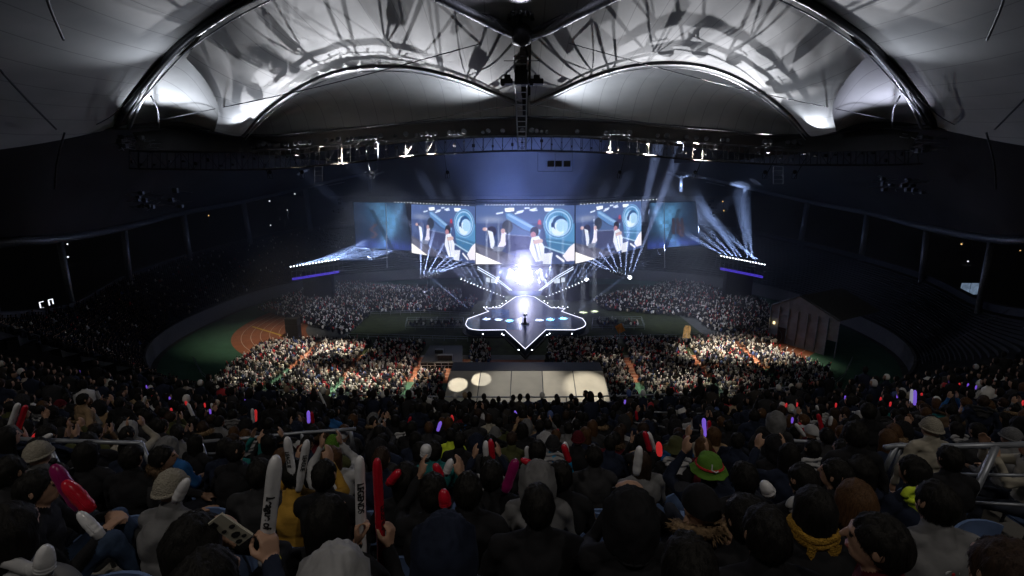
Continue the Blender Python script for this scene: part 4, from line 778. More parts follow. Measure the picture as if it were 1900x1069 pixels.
# ---------------------------------------------------------------- people
def cloth_mat():
    m = node_mat('cloth', rough=.88, var=.30, scale=5, bump=.9, use_obj=True, spec=.2); return m
M['cloth'] = cloth_mat(); mk('trousers', (.018, .022, .035), .9, var=.35, scale=8, bump=.6); mk('jeans', (.03, .055, .11), .9, var=.35, scale=10, bump=.6); mk('skin', (.42, .25, .17), .55, var=.12, scale=20); mk('lip', (.30, .10, .08), .5); mk('eye', (.02, .015, .012), .3)
mk('shoe', (.03, .03, .03), .6); M['hair'] = node_mat('hair', rough=.62, var=.6, scale=1, bump=.8, use_obj=True, spec=.2)
for n_ in M['hair'].node_tree.nodes:
    if n_.type == 'TEX_NOISE':
        mp_ = M['hair'].node_tree.nodes.new('ShaderNodeMapping'); mp_.inputs['Scale'].default_value = (190, 190, 22); M['hair'].node_tree.links.new(n_.inputs['Vector'].links[0].from_socket, mp_.inputs[0]); M['hair'].node_tree.links.new(mp_.outputs[0], n_.inputs['Vector'])
    if n_.type == 'BUMP': n_.inputs['Distance'].default_value = .004; M['knit'] = node_mat('knit', rough=.95, var=.12, scale=90, bump=1, use_obj=True, spec=.1); M['fur'] = node_mat('fur', rough=1, var=.6, scale=30, bump=1, use_obj=True, spec=.1)
def cap_mesh(bm, a, b, ra, rb, n=10):
    a, b = Vector(a), Vector(b); d = b-a; L = d.length; t = d.normalized() if L > 1e-6 else Vector((0, 0, 1)); u = t.orthogonal().normalized(); v = t.cross(u); rings = []
    K = 4
    for k in range(K+1): an = math.pi/2*(1-k/K); rings.append((a-t*ra*math.sin(an), ra*math.cos(an)))
    for k in range(K+1): an = math.pi/2*(k/K); rings.append((b+t*rb*math.sin(an), rb*math.cos(an)))
    vs = []
    for c, r in rings: vs.append([bm.verts.new(c+(u*math.cos(2*math.pi*j/n)+v*math.sin(2*math.pi*j/n))*max(r, 1e-4)) for j in range(n)])
    for i in range(len(vs)-1):
        for j in range(n): bm.faces.new((vs[i][j], vs[i][(j+1) % n], vs[i+1][(j+1) % n], vs[i+1][j]))
    bm.faces.new(list(reversed(vs[0]))); bm.faces.new(vs[-1])
def ell_mesh(bm, c, r, rot=None):
    m = Matrix.Translation(Vector(c)) @ (rot.to_4x4() if rot is not None else Matrix.Identity(4)) @ Matrix.Diagonal((*r, 1)); bmesh.ops.create_icosphere(bm, subdivisions=3, radius=1, matrix=m)
CLOTH, TROU, SKIN, SHOE, LIP, EYE_ = range(6)
def solve_arm(Sh, T, side, up=.30, fo=.27, pole=None):
    Sh, T = Vector(Sh), Vector(T); d = T-Sh; L = min(d.length, up+fo-.005); d = d.normalized(); T = Sh+d*L
    a = math.acos(max(-1, min(1, (up*up+L*L-fo*fo)/(2*up*L)))); p = Vector(pole) if pole else Vector((side*.6, -.15, -1)); p = (p-d*p.dot(d)).normalized()
    return Sh+d*up*math.cos(a)+p*up*math.sin(a), T
def hand_prims(w, f, n, side, curl=.5, spread=.0):
    """w wrist, f finger direction, n palm normal; thumb on the side s"""
    f = Vector(f).normalized(); n = Vector(n); n = (n-f*n.dot(f)).normalized(); s_ = f.cross(n)*side; P = []; w = Vector(w)
    for k, (o, L) in enumerate(((.030, .072), (.010, .082), (-.010, .076), (-.029, .058))):
        kn = w+f*(.088-.004*abs(k-1))+s_*o; P.append(('c', w+f*.012+s_*o*.6, kn, .0155, .0125, SKIN)); dr = (f+s_*(spread*(1.5-k)*.2)).normalized(); p = kn; ax = 0
        for q, fr_ in enumerate((.45, .32, .23)):
            ax += curl*(.9 if q else .7); dd = (dr*math.cos(ax)+n*math.sin(ax)); p2 = p+dd*L*fr_*1.08; P.append(('c', p, p2, .0098-.001*q, .0090-.001*q, SKIN)); p = p2
    t0 = w+f*.02+s_*.024; t1 = w+f*.055+s_*.052+n*(.012+.02*curl); t2 = t1+(f*.8+s_*(.35-.5*curl)+n*.55*curl).normalized()*.032; t3 = t2+(f*.8+s_*(.2-.9*curl)+n*.6*curl).normalized()*.026
    P += [('c', t0, t1, .016, .013, SKIN), ('c', t1, t2, .0115, .0105, SKIN), ('c', t2, t3, .0105, .009, SKIN)]
    return P
def person_prims(pose='lap', hands=None, face=True, collar=True, broad=1.0, sleeve=1.0, lean=.0):
    P = []; st_ = pose.startswith('stand')
    zo = .0
    if st_: hip = Vector((0, 0, .90)); ch = Vector((0, .0, 1.22)); sh = 1.40; hd = Vector((0, .02, 1.60)); nk = 1.44
    else: hip = Vector((0, -.06, .52)); ch = Vector((0, -.04+lean*.3, .84)); sh = 1.005; hd = Vector((0, .02+lean, 1.225)); nk = 1.05
    ly = lean
    P += [('e', hip+Vector((0, 0, .02)), (.175*broad, .135, .13), TROU), ('e', hip.lerp(ch, .45), (.165*broad, .125, .20), CLOTH), ('e', ch+Vector((0, 0, .02)), (.195*broad, .13, .19), CLOTH), ('e', (0, -.01+ly*.8, sh-.03), (.185*broad, .095, .085), CLOTH)]
    for s_ in (-1, 1):
        P.append(('c', (s_*.06, ly*.85-.01, sh+.025), (s_*.175*broad, ly*.8-.01, sh-.02), .060, .066, CLOTH))
        if st_:
            P += [('c', (s_*.09, 0, .88), (s_*.10, .02, .50), .095, .068, TROU), ('c', (s_*.10, .02, .50), (s_*.10, -.01, .10), .066, .050, TROU), ('c', (s_*.10, -.03, .04), (s_*.115, .14, .035), .042, .038, SHOE)]
        elif pose == 'knees_up':
            P += [('c', (s_*.10, -.03, .52), (s_*.13, .33, .80), .088, .066, TROU), ('c', (s_*.13, .33, .80), (s_*.12, .46, .40), .062, .048, TROU), ('c', (s_*.12, .43, .36), (s_*.13, .58, .34), .042, .036, SHOE)]
        else:
            P += [('c', (s_*.10, -.03, .52), (s_*.14, .40, .53), .088, .064, TROU), ('c', (s_*.14, .40, .53), (s_*.13, .38, .10), .062, .046, TROU), ('c', (s_*.13, .36, .05), (s_*.14, .52, .04), .042, .036, SHOE)]
        h = hands[0 if s_ < 0 else 1] if hands else None
        S0 = Vector((s_*.19*broad, ly*.8-.01, sh-.03))
        if h is None:
            if pose == 'stand_hip' and s_ > 0: h = ((.24, .04, .98), (-.4, .6, -.3), (-1, 0, 0), .3, (1, -.8, 0))
            elif st_: h = ((s_*.27, .06, .84), (0, .1, -1), (-s_, 0, 0), .35, None)
            elif pose == 'knees_up': h = ((s_*.09, .30, .86), (-s_*.6, .5, .1), (0, 0, -1), .4, None)
            else: h = ((s_*.14, .26, .63), (-s_*.3, .9, -.1), (0, 0, -1), .25, None)
        wr, f_, n_, cu = h[0], h[1], h[2], h[3]; pole = h[4] if len(h) > 4 else None; side = s_
        el, wr = solve_arm(S0, wr, s_, pole=pole)
        P += [('c', S0, el, .062*sleeve, .050*sleeve, CLOTH), ('c', el, wr-(wr-el).normalized()*.02, .049*sleeve, .036*sleeve, CLOTH), ('c', wr-(wr-el).normalized()*.03, wr+Vector(f_).normalized()*.01, .025, .023, SKIN)]
        P += hand_prims(wr, f_, n_, side, cu)
    P += [('c', (0, ly*.8-.015, nk-.03), (0, hd.y-.005, nk+.09), .058, .054, SKIN)]
    if collar: P += [('c', (0, ly*.85-.03, nk-.03), (0, ly*.9-.02, nk+.035), .085, .078, CLOTH)]
    P += [('e', hd, (.077, .096, .113), SKIN), ('e', hd+Vector((0, .025, -.06)), (.058, .066, .058), SKIN), ('e', hd+Vector((0, -.025, .01)), (.079, .078, .09), SKIN)]
    P += [('c', hd+Vector((0, .092, .02)), hd+Vector((0, .112, -.018)), .010, .014, SKIN), ('c', hd+Vector((-.02, .094, -.052)), hd+Vector((.02, .094, -.052)), .007, .007, LIP)]
    for s_ in (-1, 1):
        P += [('e', hd+Vector((s_*.080, -.005, -.005)), (.012, .022, .032), SKIN), ('e', hd+Vector((s_*.031, .086, .012)), (.013, .010, .008), EYE_), ('c', hd+Vector((s_*.016, .093, .034)), hd+Vector((s_*.048, .083, .034)), .007, .006, SKIN)]
    return P, hd
def body_mesh(name, P, voxel=.009, trousers='trousers'):
    bm = bmesh.new()
    for p in P:
        if p[0] == 'c': cap_mesh(bm, p[1], p[2], p[3], p[4])
        else: ell_mesh(bm, p[1], p[2])
    bmesh.ops.recalc_face_normals(bm, faces=bm.faces[:])
    me = bpy.data.meshes.new(name+'_src'); bm.to_mesh(me); bm.free(); o = bpy.data.objects.new('tmp', me); COL.objects.link(o)
    md = o.modifiers.new('r', 'REMESH'); md.mode = 'VOXEL'; md.voxel_size = voxel; md.use_smooth_shade = True
    sm_ = o.modifiers.new('s', 'SMOOTH'); sm_.factor = .5; sm_.iterations = 1
    dg = bpy.context.evaluated_depsgraph_get(); out = bpy.data.meshes.new_from_object(o.evaluated_get(dg)); out.name = name
    bpy.data.objects.remove(o); bpy.data.meshes.remove(me)
    nf = len(out.polygons); c = np.zeros(nf*3); out.polygons.foreach_get('center', c); c = c.reshape(-1, 3); best = np.full(nf, 1e9); tagi = np.zeros(nf, int)
    for p in P:
        if p[0] == 'c':
            a, b = np.array(p[1]), np.array(p[2]); ab = b-a; t_ = np.clip(((c-a)@ab)/max(1e-9, ab@ab), 0, 1); dd = np.linalg.norm(c-a-t_[:, None]*ab, axis=1)-(p[3]+(p[4]-p[3])*t_); tg_ = p[5]
        else:
            q = (c-np.array(p[1]))/np.array(p[2]); l = np.linalg.norm(q, axis=1); dd = (l-1)*min(p[2]); tg_ = p[3]
        if tg_ in (LIP, EYE_): dd -= .002
        mk_ = dd < best; best[mk_] = dd[mk_]; tagi[mk_] = tg_
    for k in ('cloth', trousers, 'skin', 'shoe', 'lip', 'eye'): out.materials.append(M[k])
    out.polygons.foreach_set('material_index', tagi.astype(np.int32))
    nv = len(out.vertices); co = np.zeros(nv*3); out.vertices.foreach_get('co', co); co = co.reshape(-1, 3)
    vt = np.zeros(nv, int); li = np.zeros(len(out.loops), np.int32); out.loops.foreach_get('vertex_index', li); ls = np.zeros(nf, np.int32); out.polygons.foreach_get('loop_total', ls); vt[li] = np.repeat(tagi, ls)
    amp = np.where(vt <= 1, .007, 0.0); ph = co@np.array([[23, 9, 4], [-7, 19, 31], [15, -12, 37.]]).T
    nrm = np.zeros(nv*3); out.vertex_normals.foreach_get('vector', nrm); nrm = nrm.reshape(-1, 3)
    co += nrm*(amp*(np.sin(ph[:, 0]+2*np.sin(ph[:, 1]*.6))*.6+np.sin(ph[:, 2]+1.5*np.sin(ph[:, 0]*.7))*.5))[:, None]
    out.vertices.foreach_set('co', co.ravel()); out.update(); return out
def hair_mesh(kind, seed=0):
    """shells round the head centre: short, long, bob, hood, beanie, bucket, cap, fur, bun"""
    rnd = random.Random(seed); mb = MB(); NA = 56; rows = []
    def N(v, s): return noise.noise(Vector(v)*s+Vector((seed*7.1, 0, 0)))
    def shell(rx, ry, rz, hair_front, back_low, drop_len=0, wid=1.0, rough=.006, cy_=-.006, front_open=1.1, flat=0):
        R_ = []; nj = 26
        for j in range(nj):
            row = []
            for i in range(NA):
                az = 2*math.pi*i/NA; fr = math.cos(az)     # az 0 = front (+y)
                k = max(0, min(1, (fr+.25)/front_open)) ** 1.2; low = back_low*(1-k)+hair_front*k; el = math.pi/2-(math.pi/2-low)*j/(nj-1)
                ce, se = math.cos(el), math.sin(el); x = rx*ce*math.sin(az); y = ry*ce*math.cos(az)+cy_; z = rz*se
                if drop_len and k < .6 and j > 13:
                    q = (j-13)/(nj-14); zt = -drop_len*(1-.35*k); z = z*(1-q)+(z*.2+zt)*q if q > 0 else z; g_ = rx*wid*(1+.15*math.sin(q*2.6)); x = g_*math.sin(az)*(1-.18*q*q); y = (ry*(1-.1*q))*math.cos(az)+cy_-.012*q
                n_ = Vector((x, y, z*.6)).normalized(); g = rough*(.8*N((x*1.2, y*1.2, z*.3), 45)+.7*N((x, y, z), 11)); x += n_.x*g; y += n_.y*g; z += n_.z*g
                row.append((x, y, z))
            R_.append(row)
        for r in R_: r.append(r[0])
        return R_
    if kind in ('short', 'long', 'bob', 'bun'):
        L = {'short': 0, 'long': .30, 'bob': .13, 'bun': 0}[kind]; g = shell(.090, .108, .125, .42, -.62 if kind == 'short' else -.5, L, 1.06, .009 if kind != 'short' else .012, -.008); mb.grid(g)
        for k in range(420):       # loose locks give an uneven outline
            j = rnd.randrange(3, 25); i = rnd.randrange(NA); p = Vector(g[j][i]); q = Vector(g[min(25, j+rnd.randint(2, 5))][min(NA-1, i+rnd.randint(0, 1))]); n_ = Vector((p.x, p.y, p.z*.5)).normalized()
            if (q-p).length < .004: continue
            m_ = p.lerp(q, .5)+n_*rnd.uniform(.001, .005); e = q+n_*rnd.uniform(-.001, .006)+Vector((0, 0, -.01)); w = Vector((-n_.y, n_.x, 0))*.0016; mb.quad(p-w, p+w, m_+w, m_-w); mb.quad(m_-w, m_+w, e+w*.2, e-w*.2)
        if kind == 'bun': mb.lathe([(.001, -.035), (.028, -.022), (.036, 0), (.028, .025), (.001, .034)], (0, -.09, .085), 12)
    elif kind == 'hood':
        g = shell(.118, .138, .150, .30, -.75, .15, 1.10, .014, -.014, 1.0); mb.grid(g); mb.grid([[(x*.96, y*.96, z*.97) for x, y, z in r] for r in reversed(g)]); mb.tube([g[-1][i] for i in range(0, NA, 4)]+[g[-1][0]], .008, 5, False)
    elif kind == 'beanie':
        g = shell(.098, .116, .142, .12, -.02, 0, 1, .004, -.008, 2.0); mb.grid(g); mb.tube(g[-1], .014, 6, False)
    elif kind == 'cap':
        g = shell(.096, .114, .128, .22, .0, 0, 1, .002, -.006, 2.0); mb.grid(g); mb.grid([[(.07*math.sin(a)*1.05, .10+r_*.10*math.cos(a), .028-.012*r_) for a in np.linspace(-1.3, 1.3, 10)] for r_ in (0, .5, 1)])
    elif kind == 'bucket':
        mb.lathe([(.001, .135), (.05, .133), (.085, .115), (.098, .06), (.104, .02), (.15, -.005), (.152, -.010), (.104, .012)], (0, -.006, 0), 28); mb.v = [(x+.006*math.sin(y*70), y, z+.007*math.sin(x*50+y*30)) for x, y, z in mb.v]
    elif kind == 'fur':
        for k in range(900):
            a = rnd.uniform(math.pi*.02, math.pi*1.98)-math.pi; b = rnd.uniform(0, 6.28); rr = .035; R0 = .125; c = Vector((R0*math.sin(a), -R0*math.cos(a)*.75-.02, -.10+.03*math.cos(a))); o = Vector((math.sin(a)*math.cos(b), -math.cos(a)*math.cos(b), math.sin(b)))
            if math.cos(a) < -.6: continue
            p = c+o*rr*.7; e = c+o*(rr+rnd.uniform(.012, .03))+Vector((rnd.uniform(-.01, .01), rnd.uniform(-.01, .01), rnd.uniform(-.012, .006))); w = o.orthogonal().normalized()*.004; mb.quad(p-w, p+w, e+w*.2, e-w*.2)
        mb.tube([(.125*math.sin(a), -.125*math.cos(a)*.75-.02, -.10+.03*math.cos(a)) for a in np.linspace(-2.2, 2.2, 18)], .034, 8)
    elif kind == 'hood_down':
        P = []
        for k in range(9):
            t_ = k/8; P.append([(.155*math.sin(a)*(1-.35*t_), (-.05-.10*t_*math.cos(a)-.03), -.13-.13*t_+.035*math.cos(a)*(1-t_)+.012*math.sin(a*5+k)) for a in np.linspace(-2.0, 2.0, 20)])
        mb.grid(P); mb.tube(P[0], .026, 7); mb.tube([(x, y-.01, z) for x, y, z in P[3]], .02, 6)
    elif kind == 'scarf':
        for dz in (-.105, -.135): mb.tube([(.098*math.sin(a), -.088*math.cos(a)-.01, dz+.012*math.sin(3*a)) for a in np.linspace(-3.1, 3.1, 24)], .030, 8)
        mb.grid([[(-.09+.02*i, -.115-.01*math.sin(i*1.3), -.13-.03*j*(1-abs(i-4.5)/6)) for i in range(10)] for j in range(7)])
    me_o = mb.build(kind, M['hair']); me = me_o.data; bpy.data.objects.remove(me_o); me.materials.clear(); me.materials.append({'short': M['hair'], 'long': M['hair'], 'bob': M['hair'], 'bun': M['hair'], 'fur': M['fur'], 'beanie': M['knit'], 'scarf': M['knit']}.get(kind, M['cloth'])); me.polygons.foreach_set('use_smooth', [True]*len(me.polygons)); return me
HM = {}
def hm(kind, seed=0):
    if (kind, seed) not in HM: HM[(kind, seed)] = hair_mesh(kind, seed)
    return HM[(kind, seed)]
COLS = {'black': (.012, .012, .014), 'navy': (.012, .017, .035), 'charcoal': (.03, .03, .033), 'grey': (.16, .16, .165), 'pale grey': (.34, .34, .35), 'brown': (.10, .065, .04), 'cream': (.36, .33, .27), 'olive': (.06, .065, .025), 'dark red': (.10, .012, .02), 'blue': (.02, .10, .28), 'white': (.42, .42, .43), 'mustard': (.42, .24, .04), 'green': (.10, .22, .03), 'tan': (.28, .19, .11), 'neon yellow': (.6, .75, .05), 'teal': (.02, .16, .16), 'bright blue': (.01, .25, .5), 'red': (.5, .02, .03)}
HAIRC = {'black': (.010, .009, .008), 'dark brown': (.035, .02, .013), 'brown': (.09, .045, .02)}
BODY = {}
def add_person(loc, rz, body, cloth, hd, head_bits, label, group=None, sc=1.0, hz=0):
    o = empty('person', loc, rz); o.scale = (sc, sc, sc); tag(o, label, 'person', group)
    b = bpy.data.objects.new('body', body); COL.objects.link(b); b.parent = o; b.color = (*COLS[cloth], 1)
    for kind, seed, col, part in head_bits:
        h = bpy.data.objects.new(part, hm(kind, seed)); COL.objects.link(h); h.parent = o; h.location = hd; h.color = (*col, 1); h.rotation_euler = (0, 0, hz)
    return o
# generic bodies shared by the many
GEN = {}
for nm, kw in (('lap', dict()), ('lap_broad', dict(broad=1.12, sleeve=1.15)), ('lean', dict(lean=.10)), ('sticks', dict(hands=(((-.15, .34, 1.10), (.1, .3, 1), (.9, .3, 0), .3), ((.15, .34, 1.10), (-.1, .3, 1), (-.9, .3, 0), .3)))),
               ('phone', dict(hands=(((-.10, .30, 1.20), (0, .1, 1), (1, .2, 0), .35), ((.10, .30, 1.20), (0, .1, 1), (-1, .2, 0), .35)))), ('clap', dict(hands=(((-.06, .30, 1.02), (.1, .5, 1), (1, 0, 0), .1), ((.06, .30, 1.02), (-.1, .5, 1), (-1, 0, 0), .1))))):
    P, hd = person_prims('lap', **kw); GEN[nm] = (body_mesh('body', P, .0125), hd)
P, hd = person_prims('stand'); GEN['stand'] = (body_mesh('body', P, .0125), hd)
# ---------------------------------------------------------------- named spectators: photo position of the head centre -> place in the stand
def locate(px, py, h=.11):              # seat whose head centre falls on this sight line
    r = ray(px, py); best = None
    for k in range(80, 2000):
        y = k*.01; x = r.x/r.y*y; d = y-CURV*x*x
        if d < .75: continue
        z = EYE+r.z/r.y*y; e = abs(z-(EYE-drop(d)-h))
        if best is None or e < best[0]: best = (e, x, y, d)
    return best[1], best[2], best[3]
HERO = []
def stick_between(p0, p1, r_, mat, label, group=None, text=None, lit=None):
    """inflated cheering tube from p0 (bottom) to p1 (top)"""
    p0, p1 = Vector(p0), Vector(p1); L = (p1-p0).length; o = empty('cheering_stick', p0); o.rotation_euler = (p1-p0).to_track_quat('Z', 'Y').to_euler(); tag(o, label, 'cheering stick', group)
    mb = MB(); prof = [(.001, 0), (r_*.8, .008), (r_*.9, .03)]+[(r_*(1+.03*math.sin(k*1.3)), .03+(L-.10)*k/10) for k in range(1, 11)]+[(r_*.93, L-.045), (r_*.75, L-.02), (r_*.4, L-.004), (.001, L)]
    mb.lathe(prof, n=18); mb.v = [(x*(1+.05*math.sin(z*23+p0.x*9)), y*(1+.05*math.sin(z*31+p0.y*5)), z) for x, y, z in mb.v]; mb.build('inflated_tube', M[mat], o, True)
    mb = MB(); mb.tube([(r_*1.03*math.cos(.6), r_*1.03*math.sin(.6), .04), (r_*1.05*math.cos(.6), r_*1.05*math.sin(.6), L*.5), (r_*.97*math.cos(.6), r_*.97*math.sin(.6), L-.06)], .0025, 4); mb.build('seam', M[mat], o)
    if text:
        cu = bpy.data.curves.new('t', 'FONT'); cu.body = text[0]; cu.size = text[1]; cu.extrude = 0; cu.space_character = .95; cu.offset = text[1]*.035; t_ = bpy.data.objects.new('t', cu); COL.objects.link(t_); bpy.context.view_layer.update()
        me = bpy.data.meshes.new_from_object(t_.evaluated_get(bpy.context.evaluated_depsgraph_get())); bpy.data.objects.remove(t_)
        bm = bmesh.new(); bm.from_mesh(me); bmesh.ops.subdivide_edges(bm, edges=[e for e in bm.edges if e.calc_length() > .012], cuts=2); zc = o.matrix_basis.to_quaternion().inverted() @ (Vector((0, 0, EYE))-p0).normalized(); base_a = math.atan2(zc.y, zc.x)+text[3]
        for v in bm.verts:                 # letters run down the tube, wrapped on its surface
            u, w = v.co.x, v.co.y-text[1]*.35; an = base_a+w/r_; rr = r_*1.07; v.co = Vector((rr*math.cos(an), rr*math.sin(an), L*text[2]-u))
        bm.to_mesh(me); bm.free(); me.materials.clear(); me.materials.append(M['black']); t2 = bpy.data.objects.new('lettering', me); COL.objects.link(t2); t2.parent = o
    return o
mk('stick_white', (.72, .72, .74), .22, var=.10, scale=14, spec=.6, bump=.35); mk('stick_red', (.55, .01, .03), .22, var=.15, scale=14, spec=.6, bump=.35)
mk('stick_white_lit', (.7, .7, .8), .3, emit=.22, ecol=(.8, .8, 1), var=0); mk('stick_red_lit', (.5, .01, .02), .3, emit=.3, ecol=(1, .05, .05), var=0); mk('stick_violet_lit', (.2, .1, .6), .3, emit=.5, ecol=(.30, .16, 1), var=0); mk('stick_magenta', (.20, .006, .07), .3, emit=.012, ecol=(.6, .02, .25), var=0)
def local(o_loc, rz, p): return Matrix.Rotation(-rz, 3, 'Z') @ (Vector(p)-Vector(o_loc))
def hero(px, py, cloth, bits, label, mark, pose='lap', hands=None, rz=0.0, dpx=None, voxel=.0095, trousers='trousers', hz=0, h=.11, sc=1.0, gen=None, hold=None, broad=1.0, lean=0.0):
    x, y, d = locate(px, py, h); z = EYE-drop(d)-1.335
    if pose.startswith('stand'): z = EYE-drop(d)-h-1.60*sc
    loc = Vector((x, y, z))
    if hold:                               # hands at photo positions: (px,py,dy) for left and right
        hands = []
        for s_, q in zip((-1, 1), hold):
            if q is None: hands.append(None); continue
            hx, hy, dy, f_, n_, cu = q; p = local(loc, rz, W(hx, hy, y+dy)); Rm = Matrix.Rotation(-rz, 3, 'Z'); hands.append((p, Rm@Vector(f_), Rm@Vector(n_), cu))
        if None in hands:
            dflt = {0: ((-.14, .26, .63), (.3, .9, -.1), (0, 0, -1), .25), 1: ((.14, .26, .63), (-.3, .9, -.1), (0, 0, -1), .25)}; hands = [hands[i] or dflt[i] for i in range(2)]
    if gen: body, hd = GEN[gen]
    else: P, hd = person_prims(pose, hands=hands, broad=broad, lean=lean); body = body_mesh('body', P, voxel, trousers)
    o = add_person(loc, rz, body, cloth, hd, bits, label, hz=hz, sc=sc); HERO.append((x, d, mark)); return o, loc, d
HB = HAIRC['black']; HR = HAIRC['brown']; HD = HAIRC['dark brown']
def hair(kind='short', seed=0, c=HB): return (kind, seed, c, 'hair')
def bit(kind, col, part=None, seed=0): return (kind, seed, COLS[col], part or {'hood_down': 'hood', 'fur': 'fur_collar', 'bucket': 'hat'}.get(kind, kind))
# ---- front of the picture
o, L1, d1 = hero(615, 1050, 'pale grey', [bit('hood', 'pale grey')], 'person in a pale grey hood at the bottom edge below the upright sticks', 'the pale grey hood', gen='lap', sc=.94)
o, L2, d2 = hero(604, 968, 'black', [hair('long', 1)], 'long haired person in black raising a white and a red stick', 'the raised stick pair', hold=[(664, 1008, .20, (-.1, .3, 1), (.9, .2, -.1), 1.1), (722, 1014, .20, (.1, .4, 1), (-.9, .3, .1), 1.1)], rz=R(-8), voxel=.0085)
Ys = L2.y+.23
stick_between(W(672, 1062, Ys), W(667, 846, Ys), .027, 'stick_white', 'tall white cheering stick with black capitals down its side, left of the red one', text=('LEGENDS', .044, .80, .1))
stick_between(W(710, 1064, Ys), W(699, 850, Ys), .025, 'stick_red', 'tall red cheering stick beside the lettered white one', text=('LEGENDS', .036, .62, .8))
o, L3, d3 = hero(824, 1008, 'navy', [bit('hood', 'navy')], 'person hidden in a dark navy hood at the bottom centre', 'the dark navy hood', gen='lap_broad', sc=.98)
o, L4, d4 = hero(372, 1102, 'navy', [hair('short', 2)], 'person low at the left holding up the tallest white stick', 'the tallest white stick', hold=[None, (506, 1030, .50, (-.25, .4, .9), (-.8, .5, 0), .9)], rz=R(-12), voxel=.0085)
Ys = L4.y+.53
stick_between(W(490, 1050, Ys), W(512, 845, Ys), .029, 'stick_white', 'tallest white cheering stick with black emblem and letters at the left', text=('League of', .042, .68, -.1))
o = empty('wristband', W(505, 1040, Ys-.03)); tag(o, 'yellow paper wristband on the wrist under the tallest white stick', 'wristband'); mb = MB(); mb.tube([(.031*math.cos(a), .012*math.sin(a)*1.5, .031*math.sin(a)*.35) for a in np.linspace(0, 6.28, 16)], .006, 5, False); mb.build('band', mk('band_yellow', (.8, .7, .05), .6), o)
Ys = 3.2
stick_between(W(546, 905, Ys), W(532, 810, Ys), .030, 'stick_white', 'white stick leaning left, one of two crossing above the mustard coat', text=('LEAGUE', .04, .75, -.5))
stick_between(W(553, 912, Ys), W(570, 816, Ys), .030, 'stick_white', 'white stick leaning right, one of two crossing above the mustard coat', text=('LEAGUE', .04, .75, .2))
hero(545, 880, 'mustard', [hair('short', 3)], 'person in a mustard coat behind the crossing white sticks', 'the mustard coat', gen='sticks')
hero(481, 880, 'charcoal', [hair('short', 4)], 'person with short black hair and charcoal coat left of the mustard coat', 'the charcoal coat', gen='lap_broad')
hero(600, 884, 'black', [hair('short', 5)], 'person with round black hair in front of the grey hood seated left of centre', 'the round black hair', gen='lap')
hero(998, 942, 'black', [hair('short', 6)], 'broad person with thick black hair at the bottom just right of centre', 'the broad black back', gen='lap_broad')
hero(868, 912, 'black', [hair('short', 7)], 'person in black with brown tinged hair holding a red stick low', 'the low red stick', gen='lap')
hero(802, 915, 'black', [hair('short', 8)], 'person with black hair next to the red stick, left of the low red stick', 'the second black back', gen='sticks')
o, L, d = hero(752, 890, 'black', [hair('bob', 9)], 'person in a black jacket with pale letters across the back', 'the lettered jacket', gen='lap')
cu = bpy.data.curves.new('t', 'FONT'); cu.body = 'ROCK'; cu.size = .10; cu.extrude = .001; cu.align_x = 'CENTER'; t_ = bpy.data.objects.new('t', cu); COL.objects.link(t_); bpy.context.view_layer.update(); me = bpy.data.meshes.new_from_object(t_.evaluated_get(bpy.context.evaluated_depsgraph_get())); bpy.data.objects.remove(t_)
me.materials.clear(); me.materials.append(mk('letter_white', (.6, .6, .6), .8)); tt = bpy.data.objects.new('back_lettering', me); COL.objects.link(tt); tt.parent = o; tt.location = (0, -.160, .84); tt.rotation_euler = (R(82), 0, 0)
hero(912, 884, 'black', [hair('short', 10)], 'person with black hair and a pale collar left of the grey hood', 'the pale collar', gen='lap_broad')
hero(998, 890, 'grey', [bit('hood', 'grey')], 'person in a mid grey hooded top with the hood up at centre', 'the mid grey hood', gen='lap')
o, L, d = hero(1172, 958, 'black', [bit('hood', 'black')], 'person in a black hood filming with a phone held sideways', 'the filming black hood', hold=[(1140, 938, .26, (.2, .2, 1), (1, .2, 0), .5), (1200, 930, .26, (-.4, .2, .8), (-1, .2, 0), .6)], broad=1.1, voxel=.0085)
ph = empty('phone', W(1160, 915, L.y+.29)); tag(ph, 'dark phone held sideways above the filming black hood', 'phone'); mb = MB(); mb.box((0, 0, 0), (.155, .009, .075)); mb.build('case', M['black'], ph); mb = MB(); mb.quad((-.07, .006, -.03), (.07, .006, -.03), (.07, .006, .03), (-.07, .006, .03)); mb.build('glass', mk('phone_glass', (.02, .03, .06), .1, emit=.15, ecol=(.4, .5, .8)), ph)
o, L, d = hero(1316, 878, 'navy', [bit('bucket', 'green')], 'person in a bright green bucket hat with red trim, holding a stick', 'the green bucket hat', gen='phone', h=.14)
mb = MB(); mb.tube([(.107*math.cos(a), .107*math.sin(a), .02) for a in np.linspace(0, 6.28, 24)], .010, 5, False); q = mb.build('hat_trim', mk('trim_red', (.5, .02, .03), .7), o); q.location = (0, .014, 1.25)
mb = MB(); mb.tube([(-.03, -.10, .10), (-.035, -.112, .055), (0, -.118, .04), (.02, -.114, .05)], .006, 5); q = mb.build('hat_mark', M['letter_white'], o); q.location = (0, .0, 1.24)
o, L, d = hero(1304, 944, 'navy', [bit('cap', 'black'), bit('fur', 'tan')], 'person in a dark cap and tan fur collar clapping hands', 'the tan fur collar', hold=[(1272, 990, .16, (.35, .35, .9), (.9, .3, 0), .12), (1296, 996, .18, (-.35, .3, .9), (-.9, .2, 0), .12)], rz=R(14), voxel=.0085)
o, L, d = hero(1388, 966, 'black', [hair('short', 11)], 'person with large black hair clapping right of the tan fur collar', 'the large black hair', hold=[(1348, 1010, .16, (.1, .3, 1), (.9, .2, 0), .12), (1366, 1012, .2, (-.1, .3, 1), (-.9, .2, 0), .12)], rz=R(8), voxel=.0085)
hero(1041, 884, 'black', [hair('short', 12)], 'person with black hair beside the blue seats right of the mid grey hood', 'the dark head by the blue seats', gen='lap')
